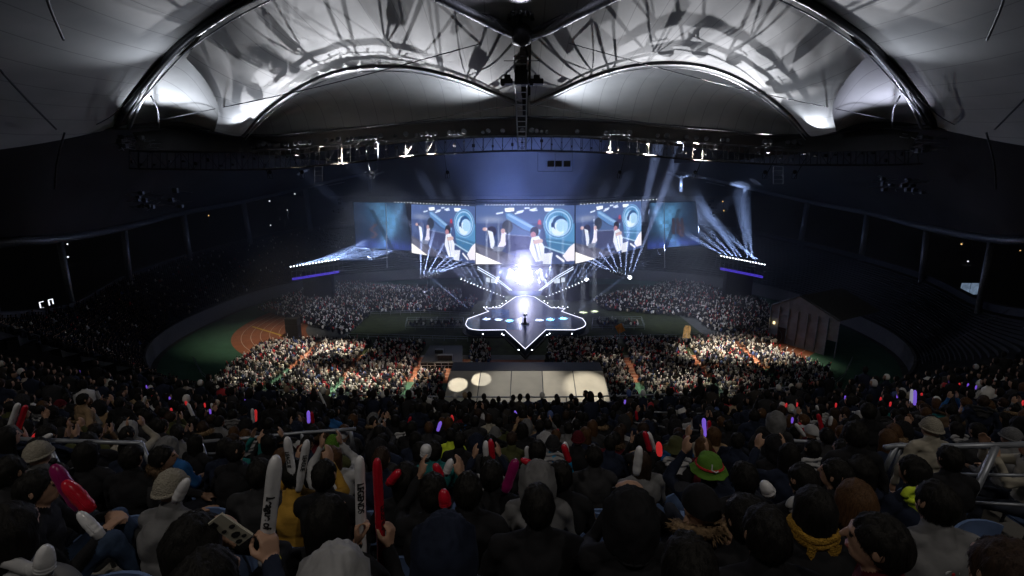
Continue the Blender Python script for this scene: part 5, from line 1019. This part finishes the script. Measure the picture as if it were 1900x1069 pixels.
hero(1103, 848, 'charcoal', [hair('short', 13)], 'person in a charcoal vest over white sleeves facing the stage', 'the charcoal vest', gen='lap')
hero(1255, 832, 'black', [bit('bucket', 'olive'), bit('hood_down', 'white')], 'person in an olive hat with a white hood folded at the neck', 'the olive hat', gen='lap')
hero(1026, 826, 'bright blue', [bit('beanie', 'charcoal'), bit('hood_down', 'pale grey')], 'person in a bright blue jacket and dark beanie near the centre', 'the bright blue jacket', gen='lap')
hero(1012, 818, 'pale grey', [bit('hood', 'pale grey')], 'person in a pale hood just left of the bright blue jacket', 'the pale hood', gen='lap')
hero(1306, 830, 'dark red', [hair('bob', 14, HR)], 'brown haired person beneath the glowing violet stick', 'the violet glow', gen='phone')
hero(1368, 818, 'navy', [hair('short', 15)], 'person in profile with glasses and navy coat right of the violet stick', 'the navy profile', gen='lap', rz=R(-55))
hero(1383, 888, 'black', [hair('short', 16)], 'person in black seated behind the large black hair on the right', 'the black coat', gen='lap')
hero(1493, 892, 'black', [hair('short', 17), bit('hood_down', 'white')], 'person with black hair and a white hood folded down on the right', 'the white folded hood', gen='lap', rz=R(10))
hero(1516, 948, 'black', [hair('long', 18), bit('scarf', 'mustard')], 'long black haired person with a mustard scarf at the right', 'the mustard scarf', gen='lap_broad')
hero(1592, 932, 'charcoal', [hair('long', 19, HR)], 'person with long brown hair right of the mustard scarf', 'the long brown hair', gen='lap')
hero(1556, 882, 'charcoal', [hair('short', 20)], 'person with black hair turned aside behind the long brown hair', 'the turned black head', gen='lap', rz=R(40))
hero(1601, 874, 'navy', [hair('bob', 21)], 'person with a smooth black bob by the right stair rail', 'the smooth black bob', gen='lap')
o, L, d = hero(1700, 876, 'navy', [hair('short', 22), bit('hood_down', 'neon yellow')], 'person in a navy jacket with neon yellow collar lining at right', 'the neon yellow collar', gen='lap', rz=R(12))
o, L, d = hero(1742, 936, 'grey', [hair('short', 23)], 'person in a grey jacket with small white emblem on the back at lower right', 'the grey emblem jacket', gen='lap_broad')
mb = MB(); mb.lathe([(.001, .004), (.028, .003), (.030, 0)], n=16); mb.v = [(x*1.3, -z, y*.7) for x, y, z in mb.v]; q = mb.build('back_emblem', M['letter_white'], o); q.location = (-.01, -.155, .93)
mb = MB(); mb.lathe([(.001, .004), (.009, .003), (.010, 0)], n=10); mb.v = [(x, -z, y) for x, y, z in mb.v]; q = mb.build('emblem_dot', M['trim_red'], o); q.location = (-.01, -.160, .93)
hero(1640, 1010, 'dark red', [hair('short', 24)], 'person in profile with a bare ear and dark red jacket at the bottom right', 'the bare ear profile', rz=R(52), voxel=.0085)
hero(1425, 995, 'black', [hair('short', 25)], 'person with very large black hair at the bottom between large black hair and mustard scarf', 'the lowest black head', gen='lap_broad')
hero(1282, 1064, 'black', [hair('short', 26)], 'person at the bottom edge below the clapping hands', 'the bottom edge head', gen='lap_broad')
hero(1880, 1075, 'tan', [hair('short', 27, HD)], 'person in tan clothes cut by the bottom right corner', 'the corner tan coat', gen='lap')
o, L, d = hero(1731, 792, 'cream', [bit('beanie', 'cream')], 'standing person in a cream beanie and cream coat looking at a phone', 'the cream beanie', gen='stand', h=-.16, sc=.92)
o, L, d = hero(1441, 778, 'charcoal', [bit('hood', 'grey')], 'standing person in a grey hood and dark coat behind the right rail', 'the standing grey hood', gen='stand', h=-.2, sc=.95, rz=R(-30))
o, L, d = hero(152, 742, 'tan', [hair('short', 28)], 'standing person in a long brown coat with one hand on the hip', 'the long brown coat', pose='stand_hip', h=-.25, rz=R(-25), voxel=.0095)
P_, hd_ = None, None
hero(62, 908, 'black', [hair('short', 29)], 'person in profile at left, knees drawn up in blue jeans', 'the blue jeans', pose='knees_up', rz=R(-58), voxel=.0085, trousers='jeans')
hero(12, 878, 'charcoal', [hair('short', 30)], 'person with black hair cut by the left edge', 'the left edge head', gen='lap')
hero(10, 990, 'grey', [hair('bob', 31), bit('hood_down', 'white')], 'person in a white striped jacket low at the left edge', 'the striped jacket', gen='lap')
hero(157, 842, 'black', [hair('bob', 32)], 'person with black hair and striped collar below the brown coat', 'the striped collar', gen='lap')
hero(242, 850, 'black', [hair('short', 33)], 'broad person in black below the left rail', 'the broad left back', gen='lap_broad')
hero(298, 850, 'charcoal', [hair('short', 34), bit('fur', 'brown')], 'person in profile with brown fur collar right of the broad black back', 'the brown fur collar', gen='lap', rz=R(-60))
hero(68, 845, 'grey', [bit('beanie', 'cream')], 'person in a pale furry hat at left beneath the red sticks', 'the furry hat', gen='lap')
hero(114, 787, 'brown', [hair('short', 35)], 'person in a brown jacket just left of the long brown coat', 'the brown jacket', gen='lap')
hero(238, 796, 'grey', [bit('hood', 'pale grey')], 'person in a pale grey hood right of the long brown coat', 'the left pale hood', gen='lap')
o, L, d = hero(352, 1012, 'black', [hair('bob', 36)], 'person at the bottom left holding a patterned phone to the right', 'the patterned phone', hold=[None, (438, 1008, .12, (-.3, .1, .9), (-.9, .2, .2), .7)], broad=1.1, voxel=.0085)
ph = empty('phone', W(428, 982, L.y+.04)); ph.rotation_euler = (R(10), R(-38), 0); tag(ph, 'phone in a pale case with dark flower spots at the bottom left', 'phone'); mb = MB(); mb.box((0, 0, 0), (.078, .010, .155)); mb.build('case', mk('case_cream', (.55, .52, .42), .5), ph)
mb = MB(); mb.box((-.022, -.007, .058), (.024, .004, .024)); mb.build('camera_island', M['black'], ph)
for fx, fz, fr_ in ((0, -.03, .018), (.022, .008, .012), (-.018, -.062, .013), (-.02, .01, .01), (.018, -.055, .010)):
    mb = MB(); mb.lathe([(.001, 0), (fr_, 0)], n=9); mb.v = [(x*(1+.25*math.sin(5*i)), -.0065, y*(1+.25*math.sin(5*i))) for i, (x, y, z) in enumerate(mb.v)]; q = mb.build('flower_print', M['dark_steel'], ph); q.location = (fx, 0, fz)
hero(416, 832, 'navy', [hair('short', 37)], 'person in navy beside the left rail of the raised sticks', 'the navy coat by the rail', gen='lap')
hero(328, 806, 'grey', [hair('short', 38)], 'person in a grey top behind the two left rails', 'the grey top', gen='lap')
hero(617, 826, 'olive', [bit('beanie', 'green')], 'person in a moss green knitted cap left of the red stick tip', 'the moss green cap', gen='lap')
hero(700, 836, 'charcoal', [bit('hood', 'black')], 'person in a black hood behind the lettered jacket', 'the upper black hood', gen='lap')
hero(836, 808, 'neon yellow', [hair('short', 39)], 'small figure in a neon yellow jacket above centre left', 'the neon yellow jacket', gen='lap')
hero(806, 838, 'teal', [hair('short', 40)], 'person in a teal jacket beside a red and white stick pair', 'the teal jacket', gen='lap')
hero(505, 745, 'black', [hair('short', 41)], 'person standing in black with both arms down left of the marquee', 'the standing black coat', gen='stand', h=-.25, sc=.95)
hero(775, 752, 'navy', [hair('short', 42)], 'person standing in navy near the left corner of the marquee', 'the standing navy coat', gen='stand', h=-.25, sc=.95)
hero(1400, 770, 'navy', [hair('short', 43)], 'person standing in dark blue left of the standing grey hood', 'the standing dark blue coat', gen='stand', h=-.2, sc=.95)
hero(1590, 805, 'black', [hair('short', 44)], 'tall person standing in black above the right rail', 'the tall black coat', gen='stand', h=-.2, sc=.95)
hero(1765, 852, 'black', [hair('short', 46)], 'person in black between the cream beanie and the right handrail', 'the black coat at the rail', gen='lap_broad')
hero(1663, 770, 'charcoal', [hair('short', 47)], 'person in charcoal up left of the cream beanie', 'the charcoal figure', gen='lap')
hero(1815, 800, 'charcoal', [hair('short', 48)], 'person in charcoal right of the cream beanie', 'the right charcoal figure', gen='lap')
for (a, b, rz_, lab) in ((1283, 985, 0, ''),): pass
# other held sticks, tubes and glow lights, each at its own place in the photo
def stick_px(x0, y0, x1, y1, mat, label, r_=None, Y=None):
    yy = locate(min(max(x0, 2), 1898), max(y0, y1)-4)[1]+.05 if Y is None else Y
    stick_between(W(x0, y0, yy), W(x1, y1, yy), r_ or .034, mat, label)
for a in ((12, 812, 34, 748, 'stick_white', 'white stick at the far left edge beside a red one'), (28, 812, 48, 752, 'stick_red', 'red stick at the far left edge beside a white one'), (62, 812, 84, 794, 'stick_red_lit', 'short glowing red stick above the left rail'), (68, 822, 96, 806, 'stick_white', 'short white stick lying across the left rail'),
          (150, 945, 98, 862, 'stick_magenta', 'magenta stick slanting down behind the blue jeans'), (172, 950, 118, 892, 'stick_red', 'dark red stick slanting below the magenta one'), (326, 932, 348, 888, 'stick_white', 'short rolled white stick right of the broad left back', .03), (190, 998, 145, 950, 'stick_white', 'white stick resting on the lap above blue jeans', .024), (82, 1070, 84, 1012, 'stick_white', 'upright white stick at the bottom left corner', .028),
          (903, 856, 901, 818, 'stick_white', 'white stick of the bright pair left of centre'), (914, 856, 910, 815, 'stick_red', 'red stick of the bright pair left of centre'), (937, 912, 958, 852, 'stick_magenta', 'magenta stick slanting beside the pale collar'), (820, 888, 806, 860, 'stick_red', 'red stick beside the teal jacket'), (826, 882, 838, 852, 'stick_white', 'white stick beside the teal jacket'), (828, 945, 822, 908, 'stick_red', 'red stick low between two black backs'),
          (720, 900, 742, 872, 'stick_red', 'red stick beside the lettered jacket'), (788, 850, 792, 825, 'stick_white', 'wide white stick behind the teal jacket', .06), (1180, 882, 1187, 828, 'stick_white', 'white stick with lettering right of the charcoal vest'), (1052, 850, 1048, 820, 'stick_white', 'white stick right of the bright blue jacket'), (1056, 858, 1045, 824, 'stick_red', 'thin red stick right of the bright blue jacket'), (1206, 838, 1196, 800, 'stick_red', 'red stick left of the lit red one'), (1214, 836, 1203, 802, 'stick_white', 'white stick left of the lit red one'),
          (1224, 846, 1222, 820, 'stick_red_lit', 'short glowing red stick left of the olive hat'), (1307, 812, 1306, 776, 'stick_violet_lit', 'glowing violet stick standing over the brown hair'), (1315, 812, 1316, 780, 'stick_red', 'red stick beside the glowing violet one'), (1493, 810, 1476, 786, 'stick_white', 'white stick slanting behind the right rail'), (1492, 800, 1482, 784, 'stick_red', 'red stick slanting behind the right rail'), (1528, 808, 1518, 768, 'stick_red', 'long red stick above the right rail'), (1519, 768, 1515, 752, 'stick_white', 'white stick tip above the long red stick'), (1539, 790, 1543, 772, 'stick_white', 'short white stick right of the long red stick'),
          (1690, 750, 1692, 722, 'stick_white_lit', 'white lit stick in the upper right crowd'), (1697, 752, 1698, 724, 'stick_violet_lit', 'violet stick in the upper right crowd beside a white one'), (1430, 920, 1416, 893, 'stick_white', 'white stick beside the white folded hood', .04), (605, 755, 592, 728, 'stick_white', 'white stick raised in front of the lit floor crowd'), (470, 785, 468, 758, 'stick_white', 'white stick of a pair at the left, next to a lit red one'), (474, 782, 474, 760, 'stick_red_lit', 'lit red stick of a pair at the left'), (573, 785, 572, 762, 'stick_violet_lit', 'violet stick of a pair near the standing black coat'), (581, 786, 578, 764, 'stick_red', 'red stick of a pair near the standing black coat'),
          (757, 790, 762, 773, 'stick_red', 'red stick behind the standing navy coat'), (812, 800, 818, 782, 'stick_violet_lit', 'violet white stick above the neon yellow jacket'), (840, 782, 838, 770, 'stick_red_lit', 'red lit stick far above the neon yellow jacket'), (1032, 806, 1036, 796, 'stick_red', 'small red stick above the bright blue jacket'), (980, 852, 978, 828, 'stick_white', 'pointed white stick left of the pale hood'), (988, 862, 966, 852, 'stick_red', 'red stick lying left of the mid grey hood'), (360, 775, 348, 748, 'stick_white', 'white stick with red tip in the left crowd'), (347, 752, 344, 744, 'stick_red_lit', 'lit red tip in the left crowd'), (265, 752, 270, 735, 'stick_white', 'white stick above the left pale hood'), (396, 764, 392, 748, 'stick_white', 'white stick beside a lit red dot at the left'), (1160, 742, 1159, 750, 'stick_violet_lit', 'small violet light at the right corner of the marquee'), (958, 770, 955, 762, 'stick_violet_lit', 'small violet light below the marquee centre'), (1182, 780, 1180, 762, 'stick_red', 'thin red stick right of the marquee')):
    stick_px(*a[:6], r_=(a[6] if len(a) > 6 else None))
rg = random.Random(21)
for i, (x, y, c) in enumerate(((283, 738, 'r'), (390, 764, 'v'), (410, 762, 'r'), (380, 752, 'r'), (318, 762, 'r'), (272, 718, 'v'), (60, 735, 'v'), (148, 690, 'v'), (22, 676, 'w'), (315, 740, 'v'), (455, 745, 'v'), (1568, 738, 'v'), (1459, 752, 'r'), (1479, 751, 'r'), (1470, 780, 'v'), (1634, 741, 'r'), (1652, 750, 'r'), (1710, 733, 'r'), (1796, 715, 'v'), (1811, 719, 'v'), (1762, 708, 'v'), (1780, 714, 'r'), (1841, 708, 'r'), (1878, 706, 'v'), (1895, 726, 'r'), (1665, 735, 'v'), (1609, 760, 'r'), (1551, 752, 'r'), (1898, 748, 'r'))):
    yy = locate(x, y)[1]-.1; o = empty('glow_light', W(x, y, yy)); nm = {'r': 'red', 'v': 'violet', 'w': 'white'}[c]; tag(o, 'tiny %s glow light among the dark %s crowd' % (nm, 'left' if x < 950 else 'right'), 'glow light', '%s glow lights in the %s crowd' % (nm, 'left' if x < 950 else 'right'))
    mb = MB(); mb.lathe([(.001, -.07), (.02, -.05), (.026, .02), (.018, .06), (.001, .07)], n=8); mb.v = [(a*.9, b*.9, c_) for a, b, c_ in mb.v]; mb.build('light_tip', M[{'r': 'red_lit', 'v': 'violet_lit', 'w': 'city_white'}[c]], o, True); mb = MB(); mb.tube([(0, 0, -.25), (0, 0, -.08)], .012, 5); mb.build('handle', M['black'], o)
# backpack on a seat
bp_x, bp_y, bp_d = locate(1068, 935, .55); bp = empty('backpack', (bp_x, bp_y-.02, tread(bp_d)+.46)); tag(bp, 'tan backpack standing on a seat left of the empty blue seats', 'backpack'); bm = bmesh.new(); cap_mesh(bm, (-.12, 0, .1), (.12, 0, .1), .11, .11, 14); cap_mesh(bm, (-.1, 0, .22), (.1, 0, .22), .09, .09, 14); me = bpy.data.meshes.new('bag'); bm.to_mesh(me); bm.free(); q = bpy.data.objects.new('bag', me); COL.objects.link(q); q.parent = bp; me.materials.append(mk('bag_tan', (.26, .17, .07), .8, bump=.6, scale=9)); me.polygons.foreach_set('use_smooth', [True]*len(me.polygons))
mb = MB(); mb.tube([(-.2, -.08, .2), (0, -.12, .17), (.2, -.08, .2)], .012, 5); mb.tube([(-.05, 0, .30), (-.04, 0, .35), (.04, 0, .35), (.05, 0, .30)], .01, 5); mb.box((-.08, -.115, .12), (.03, .02, .04)); mb.box((.08, -.115, .12), (.03, .02, .04)); mb.build('straps', M['dark_steel'], bp)
# ---------------------------------------------------------------- everybody else in the near stand
HX = [(h[0], h[1]) for h in HERO]
EMPT = [locate(x, y, .45) for x, y in ((1068, 985), (1110, 925), (1075, 945), (1342, 880), (1345, 905), (1315, 900), (420, 930), (400, 945), (455, 948), (1060, 1020), (1105, 1005), (1085, 905), (1330, 895), (1010, 880), (925, 965), (1120, 880), (1828, 1020), (1870, 985))]
NUMW = ['', 'one', 'two', 'three', 'four', 'five', 'six', 'seven', 'eight', 'nine', 'ten', 'eleven', 'twelve', 'thirteen', 'fourteen']
used = {}
spots = []
for d in ROWS:
    if d < .9: continue
    n = int(30/.54)
    for i in range(-n, n+1):
        x = i*.54+(.27 if int(d/.8) % 2 else 0)+rg.uniform(-.05, .05); y = d+CURV*x*x; z = EYE-drop(d)-.1
        px, py = pix((x, y, z))
        if px < -30 or px > 1930 or py > 1120: continue
        spots.append((px, py, x, d, y))
cls = ['black']*14+['navy']*7+['charcoal']*7+['grey']*2+['brown', 'olive', 'dark red', 'tan', 'blue', 'pale grey', 'cream', 'teal', 'white']
near_sp, rest = [], []
for s_ in sorted(spots, key=lambda q: q[4]):
    px, py, x, d, y = s_
    if any(abs(x-hx) < .40 and abs(d-hd_) < .62 for hx, hd_ in HX): continue
    if any(abs(x-ex) < .42 and abs(d-ed) < .5 for ex, ey, ed in EMPT): continue
    if 3.4 < d < 5.6 and (4.05 < x-.0 < 5.2) and px > 1770: continue
    if px > 1770 and py > 930: continue
    if any(x0 < px < x1 and y0 < py < y1 for x0, x1, y0, y1 in ((1035, 1130, 895, 1075), (1306, 1366, 858, 925), (385, 475, 915, 985), (1330, 1350, 1000, 1100))): continue
    if rg.random() < .06: continue
    (near_sp if len(near_sp)+len(HERO) < 296 and -30 < px < 1930 and py < 1120 else rest).append(s_)
for px, py, x, d, y in near_sp:
    c = rg.choice(cls); k = rg.random(); seed = rg.randrange(50, 56); hc, hn = rg.choice([(HB, 'black')]*4+[(HD, 'dark brown'), (HR, 'brown')])
    if k < .50: bits, hw = [('short', seed, hc, 'hair')], 'short '+hn+' hair'
    elif k < .72: bits, hw = [('long', seed % 3+60, hc, 'hair')], 'long '+hn+' hair'
    elif k < .80: bits, hw = [('bob', seed % 3+60, hc, 'hair')], hn+' bob'
    elif k < .87: kc = rg.choice(['black', 'charcoal', 'grey', 'navy']); bits, hw = [bit('hood', kc)], kc+' hood'
    elif k < .92: kc = rg.choice(['grey', 'black', 'cream', 'dark red']); bits, hw = [bit('beanie', kc)], kc+' beanie'
    elif k < .96: kc = rg.choice(['black', 'navy', 'white']); bits, hw = [bit('cap', kc)], kc+' cap'
    else: bits, hw = [('bun', seed % 2+60, hc, 'hair')], hn+' bun'
    if rg.random() < .22 and 'hood' not in hw: bits.append(bit('hood_down', rg.choice(['black', 'navy', 'grey', 'charcoal', 'pale grey', 'white'])))
    if rg.random() < .06: bits.append(bit('fur', rg.choice(['tan', 'brown', 'grey'])))
    pose = rg.choice(['lap']*5+['lap_broad']*3+['lean']*3+['sticks', 'phone', 'clap'])
    if d > 5 and rg.random() < .05 and abs(px-975) > 220: pose = 'stand'
    lab = None
    for hx, hd2, mk_ in sorted(HERO, key=lambda h: abs(h[0]-x)*1.3+abs(h[1]-d)):
        r_ = round((d-hd2)/.8); s2 = round((x-hx)/.54)
        if abs(r_) > 14 or abs(s2) > 14: continue
        parts_ = []
        if r_: parts_.append('%s row%s %s' % (NUMW[abs(r_)], '' if abs(r_) == 1 else 's', 'ahead' if r_ > 0 else 'behind'))
        if s2: parts_.append('%s seat%s %s' % (NUMW[abs(s2)], '' if abs(s2) == 1 else 's', 'right' if s2 > 0 else 'left'))
        if not parts_: continue
        lab = '%s %s, %s of %s' % (c, hw, ' '.join(parts_), mk_)
        lab = 'person, '+lab
        if len(lab.replace(',', '').split()) <= 16 and lab not in used: break
        lab = None
    if lab is None: continue
    used[lab] = 1
    body, hd = GEN[pose]; z = tread(d) if pose != 'stand' else tread(d)
    add_person((x, y, z-rg.uniform(0, .05)), math.atan(2*CURV*x)*.5+x*-.012+rg.gauss(0, .26)+(rg.choice((-.9, .9)) if rg.random() < .07 else 0), body, c, hd, bits, lab, 'spectators in the near stand', sc=rg.uniform(.95, 1.05), hz=rg.gauss(0, .12))
# seats in the nearest rows, plus the empty ones
for ex, ey, ed in EMPT:
    place_seat(ex, ed, lab='empty blue folding seat showing between spectators in the near stand')
for px, py, x, d, y in near_sp:
    if d < 6.5: place_seat(x, d)
for hx, hd_ in HX:
    if hd_ < 6: place_seat(hx, hd_)
# ---------------------------------------------------------------- the remaining thousands: one crowd object
def figure(detail):
    bm = bmesh.new(); nseg = 8 if detail else 6
    prof = [(.17, .12, .40), (.19, .13, .62), (.215, .13, .88), (.20, .11, 1.0), (.075, .07, 1.06), (.055, .055, 1.10)]
    V, F, K = [], [], []
    for rx, ry, z in prof:
        for j in range(nseg): a = 2*math.pi*(j+.5)/nseg; V.append((rx*math.cos(a), ry*math.sin(a)-.03, z))
    for i in range(len(prof)-1):
        for j in range(nseg): F.append((i*nseg+j, i*nseg+(j+1) % nseg, (i+1)*nseg+(j+1) % nseg, (i+1)*nseg+j)); K.append(0)
    bm.free(); b = len(V); nl = 5 if detail else 3
    for i in range(nl+2):
        el = -math.pi/2+math.pi*i/(nl+1)
        for j in range(nseg): a = 2*math.pi*j/nseg; V.append((.092*math.cos(el)*math.cos(a), .108*math.cos(el)*math.sin(a)+.005, 1.225+.128*math.sin(el)))
    for i in range(nl+1):
        for j in range(nseg):
            front = math.sin(2*math.pi*(j+.5)/nseg) > .3 and i < nl-1; F.append((b+i*nseg+j, b+i*nseg+(j+1) % nseg, b+(i+1)*nseg+(j+1) % nseg, b+(i+1)*nseg+j)); K.append(2 if front else 1)
    for s_ in (-1, 1):                    # thighs and forearms
        for (x0, y0, z0, x1, y1, z1, w, kk) in ((.09, 0, .50, .12, .42, .52, .075, 3), (.12, .42, .50, .12, .40, .05, .055, 3), (.22, .0, .95, .24, .08, .70, .05, 0), (.24, .08, .70, .12, .28, .66, .042, 0)):
            b = len(V); a_ = Vector((s_*x0, y0, z0)); c_ = Vector((s_*x1, y1, z1)); t = (c_-a_).normalized(); u = t.orthogonal().normalized(); v = t.cross(u)
            for p in (a_, c_):
                for j in range(4): an = math.pi/2*j; V.append(tuple(p+(u*math.cos(an)+v*math.sin(an))*w))
            for j in range(4): F.append((b+j, b+(j+1) % 4, b+4+(j+1) % 4, b+4+j)); K.append(kk)
    return np.array(V), np.array(F), np.array(K)
def scatter(figs, X, Y, Z_, RZ, pal_bright):
    """returns verts, faces, colours for all figures"""
    V, F, K = figs; n = len(X); sc = RNG.uniform(.92, 1.08, n); c, s_ = np.cos(RZ), np.sin(RZ); v = np.repeat(V[None], n, 0)*sc[:, None, None]
    up = RNG.random(n) < .12; v[..., 2] += up[:, None]*.38*(V[None, :, 2] > .39)
    x = v[..., 0]*c[:, None]-v[..., 1]*s_[:, None]+X[:, None]; y = v[..., 0]*s_[:, None]+v[..., 1]*c[:, None]+Y[:, None]; z = v[..., 2]+Z_[:, None]
    vv = np.stack([x, y, z], -1).reshape(-1, 3); ff = (F[None]+(np.arange(n)*len(V))[:, None, None]).reshape(-1, 4)
    dark = np.array([(.012, .012, .014), (.02, .02, .022), (.012, .017, .035), (.03, .03, .033), (.05, .045, .04), (.02, .025, .05)]); light = np.array([(.75, .74, .72), (.6, .6, .62), (.5, .44, .34), (.38, .28, .18), (.5, .05, .06), (.10, .15, .34), (.8, .78, .76), (.8, .8, .78), (.7, .68, .6), (.62, .6, .55), (.35, .3, .26), (.8, .77, .7)])
    def pick(p): d_ = dark[RNG.integers(0, len(dark), n)]; l_ = light[RNG.integers(0, len(light), n)]; return np.where((RNG.random(n) < p)[:, None], l_, d_)
    cl = pick(pal_bright); hr = np.where((RNG.random(n) < pal_bright*.55)[:, None], light[RNG.integers(0, len(light), n)], np.array((.012, .01, .009))); sk = np.tile(np.array((.42, .26, .18)), (n, 1)); tr_ = dark[RNG.integers(0, len(dark), n)]
    col = np.stack([cl, hr, sk, tr_], 1)[:, K].reshape(-1, 3); return vv, ff, col
parts_m = []; voff = 0; VV, FF, CC = [], [], []
def addm(t):
    global voff
    v, f, c = t; VV.append(v); FF.append(f+voff); CC.append(c); voff += len(v)
small, big = figure(False), figure(True)
fx, fy, fz = FLOOR; addm(scatter(small, fx, fy, fz, RNG.normal(0, .35, len(fx)), np.where(fy > 98, .24, .44)))
# raised white sticks and arms over the floor crowd
k = RNG.random(len(fx)) < .16; sx, sy = fx[k]+.25, fy[k]+.15; n = len(sx); bx = np.array([(-.04, -.04, 0), (.04, -.04, 0), (.04, .04, 0), (-.04, .04, 0), (-.035, -.035, .6), (.035, -.035, .6), (.035, .035, .6), (-.035, .035, .6)]); ln = RNG.normal(0, .35, (n, 1))
v = np.stack([bx[None, :, 0]+sx[:, None]+bx[None, :, 2]*ln, bx[None, :, 1]+sy[:, None]+0*ln, bx[None, :, 2]+RNG.uniform(1.0, 1.4, (n, 1))], -1).reshape(-1, 3); f6 = np.array([(0, 1, 5, 4), (1, 2, 6, 5), (2, 3, 7, 6), (3, 0, 4, 7), (4, 5, 6, 7), (3, 2, 1, 0)]); f = (f6[None]+(np.arange(n)*8)[:, None, None]).reshape(-1, 4); cc = np.where((RNG.random(n) < .7)[:, None], np.array((.8, .8, .82)), np.array((.6, .03, .05))); addm((v, f, np.repeat(cc, 6, 0)))
# back rows of the near stand
rx = np.array([q[2] for q in rest]); ry = np.array([q[4] for q in rest]); rzz = np.array([tread(q[3]) for q in rest])
addm(scatter(big, rx, ry, rzz, RNG.normal(0, .35, len(rx)), .09))
xs = np.arange(-27, 27, .52); addm(scatter(big, xs, 15.3+CURV*xs*xs, np.full(xs.shape, tread(14.7)-.02), RNG.normal(0, .3, len(xs)), .1))
# dark spectators on the left terraces
tx, ty, tz = [], [], []
for i in range(2, 46):
    for j in range(2, NS):
        if i > 30 and j < 6: continue
        for q in range(5):
            if RNG.random() < .72:
                fi = i+q/5; a = inner[int(fi)].lerp(inner[int(fi)+1], fi-int(fi)); b = rim[int(fi)].lerp(rim[int(fi)+1], fi-int(fi)); p = a.lerp(b, (j+.3)/NS); lvl = a.lerp(b, j/NS).z; tx.append(p.x); ty.append(p.y); tz.append(lvl)
tx, ty, tz = map(np.array, (tx, ty, tz)); addm(scatter(small, tx, ty, tz, np.full(len(tx), -.8), .05))
V_, F_, C_ = np.concatenate(VV), np.concatenate(FF), np.concatenate(CC)
me = bpy.data.meshes.new('crowd'); me.vertices.add(len(V_)); me.vertices.foreach_set('co', V_.ravel()); me.loops.add(F_.size); me.loops.foreach_set('vertex_index', F_.ravel().astype(np.int32)); me.polygons.add(len(F_)); me.polygons.foreach_set('loop_start', np.arange(0, F_.size, 4, dtype=np.int32)); me.polygons.foreach_set('loop_total', np.full(len(F_), 4, np.int32))
me.update(calc_edges=True); ca = me.color_attributes.new('tint', 'FLOAT_COLOR', 'CORNER'); c4 = np.ones((len(F_), 4, 4), np.float32); c4[..., :3] = C_[:, None, :]; ca.data.foreach_set('color', c4.ravel())
cr = bpy.data.objects.new('crowd', me); COL.objects.link(cr); me.materials.append(node_mat('crowd_cloth', rough=.85, var=.3, scale=3, vcol='tint', spec=.2)); tag(cr, kind='stuff')
print('persons', len(HERO)+len(near_sp), 'rest', len(rest), 'floor', len(fx), 'terr', len(tx), 'faces', len(F_))

for m in bpy.data.materials: m.cycles.emission_sampling = 'NONE'    # the lenses and screens are seen; the lamps next to them do the lighting
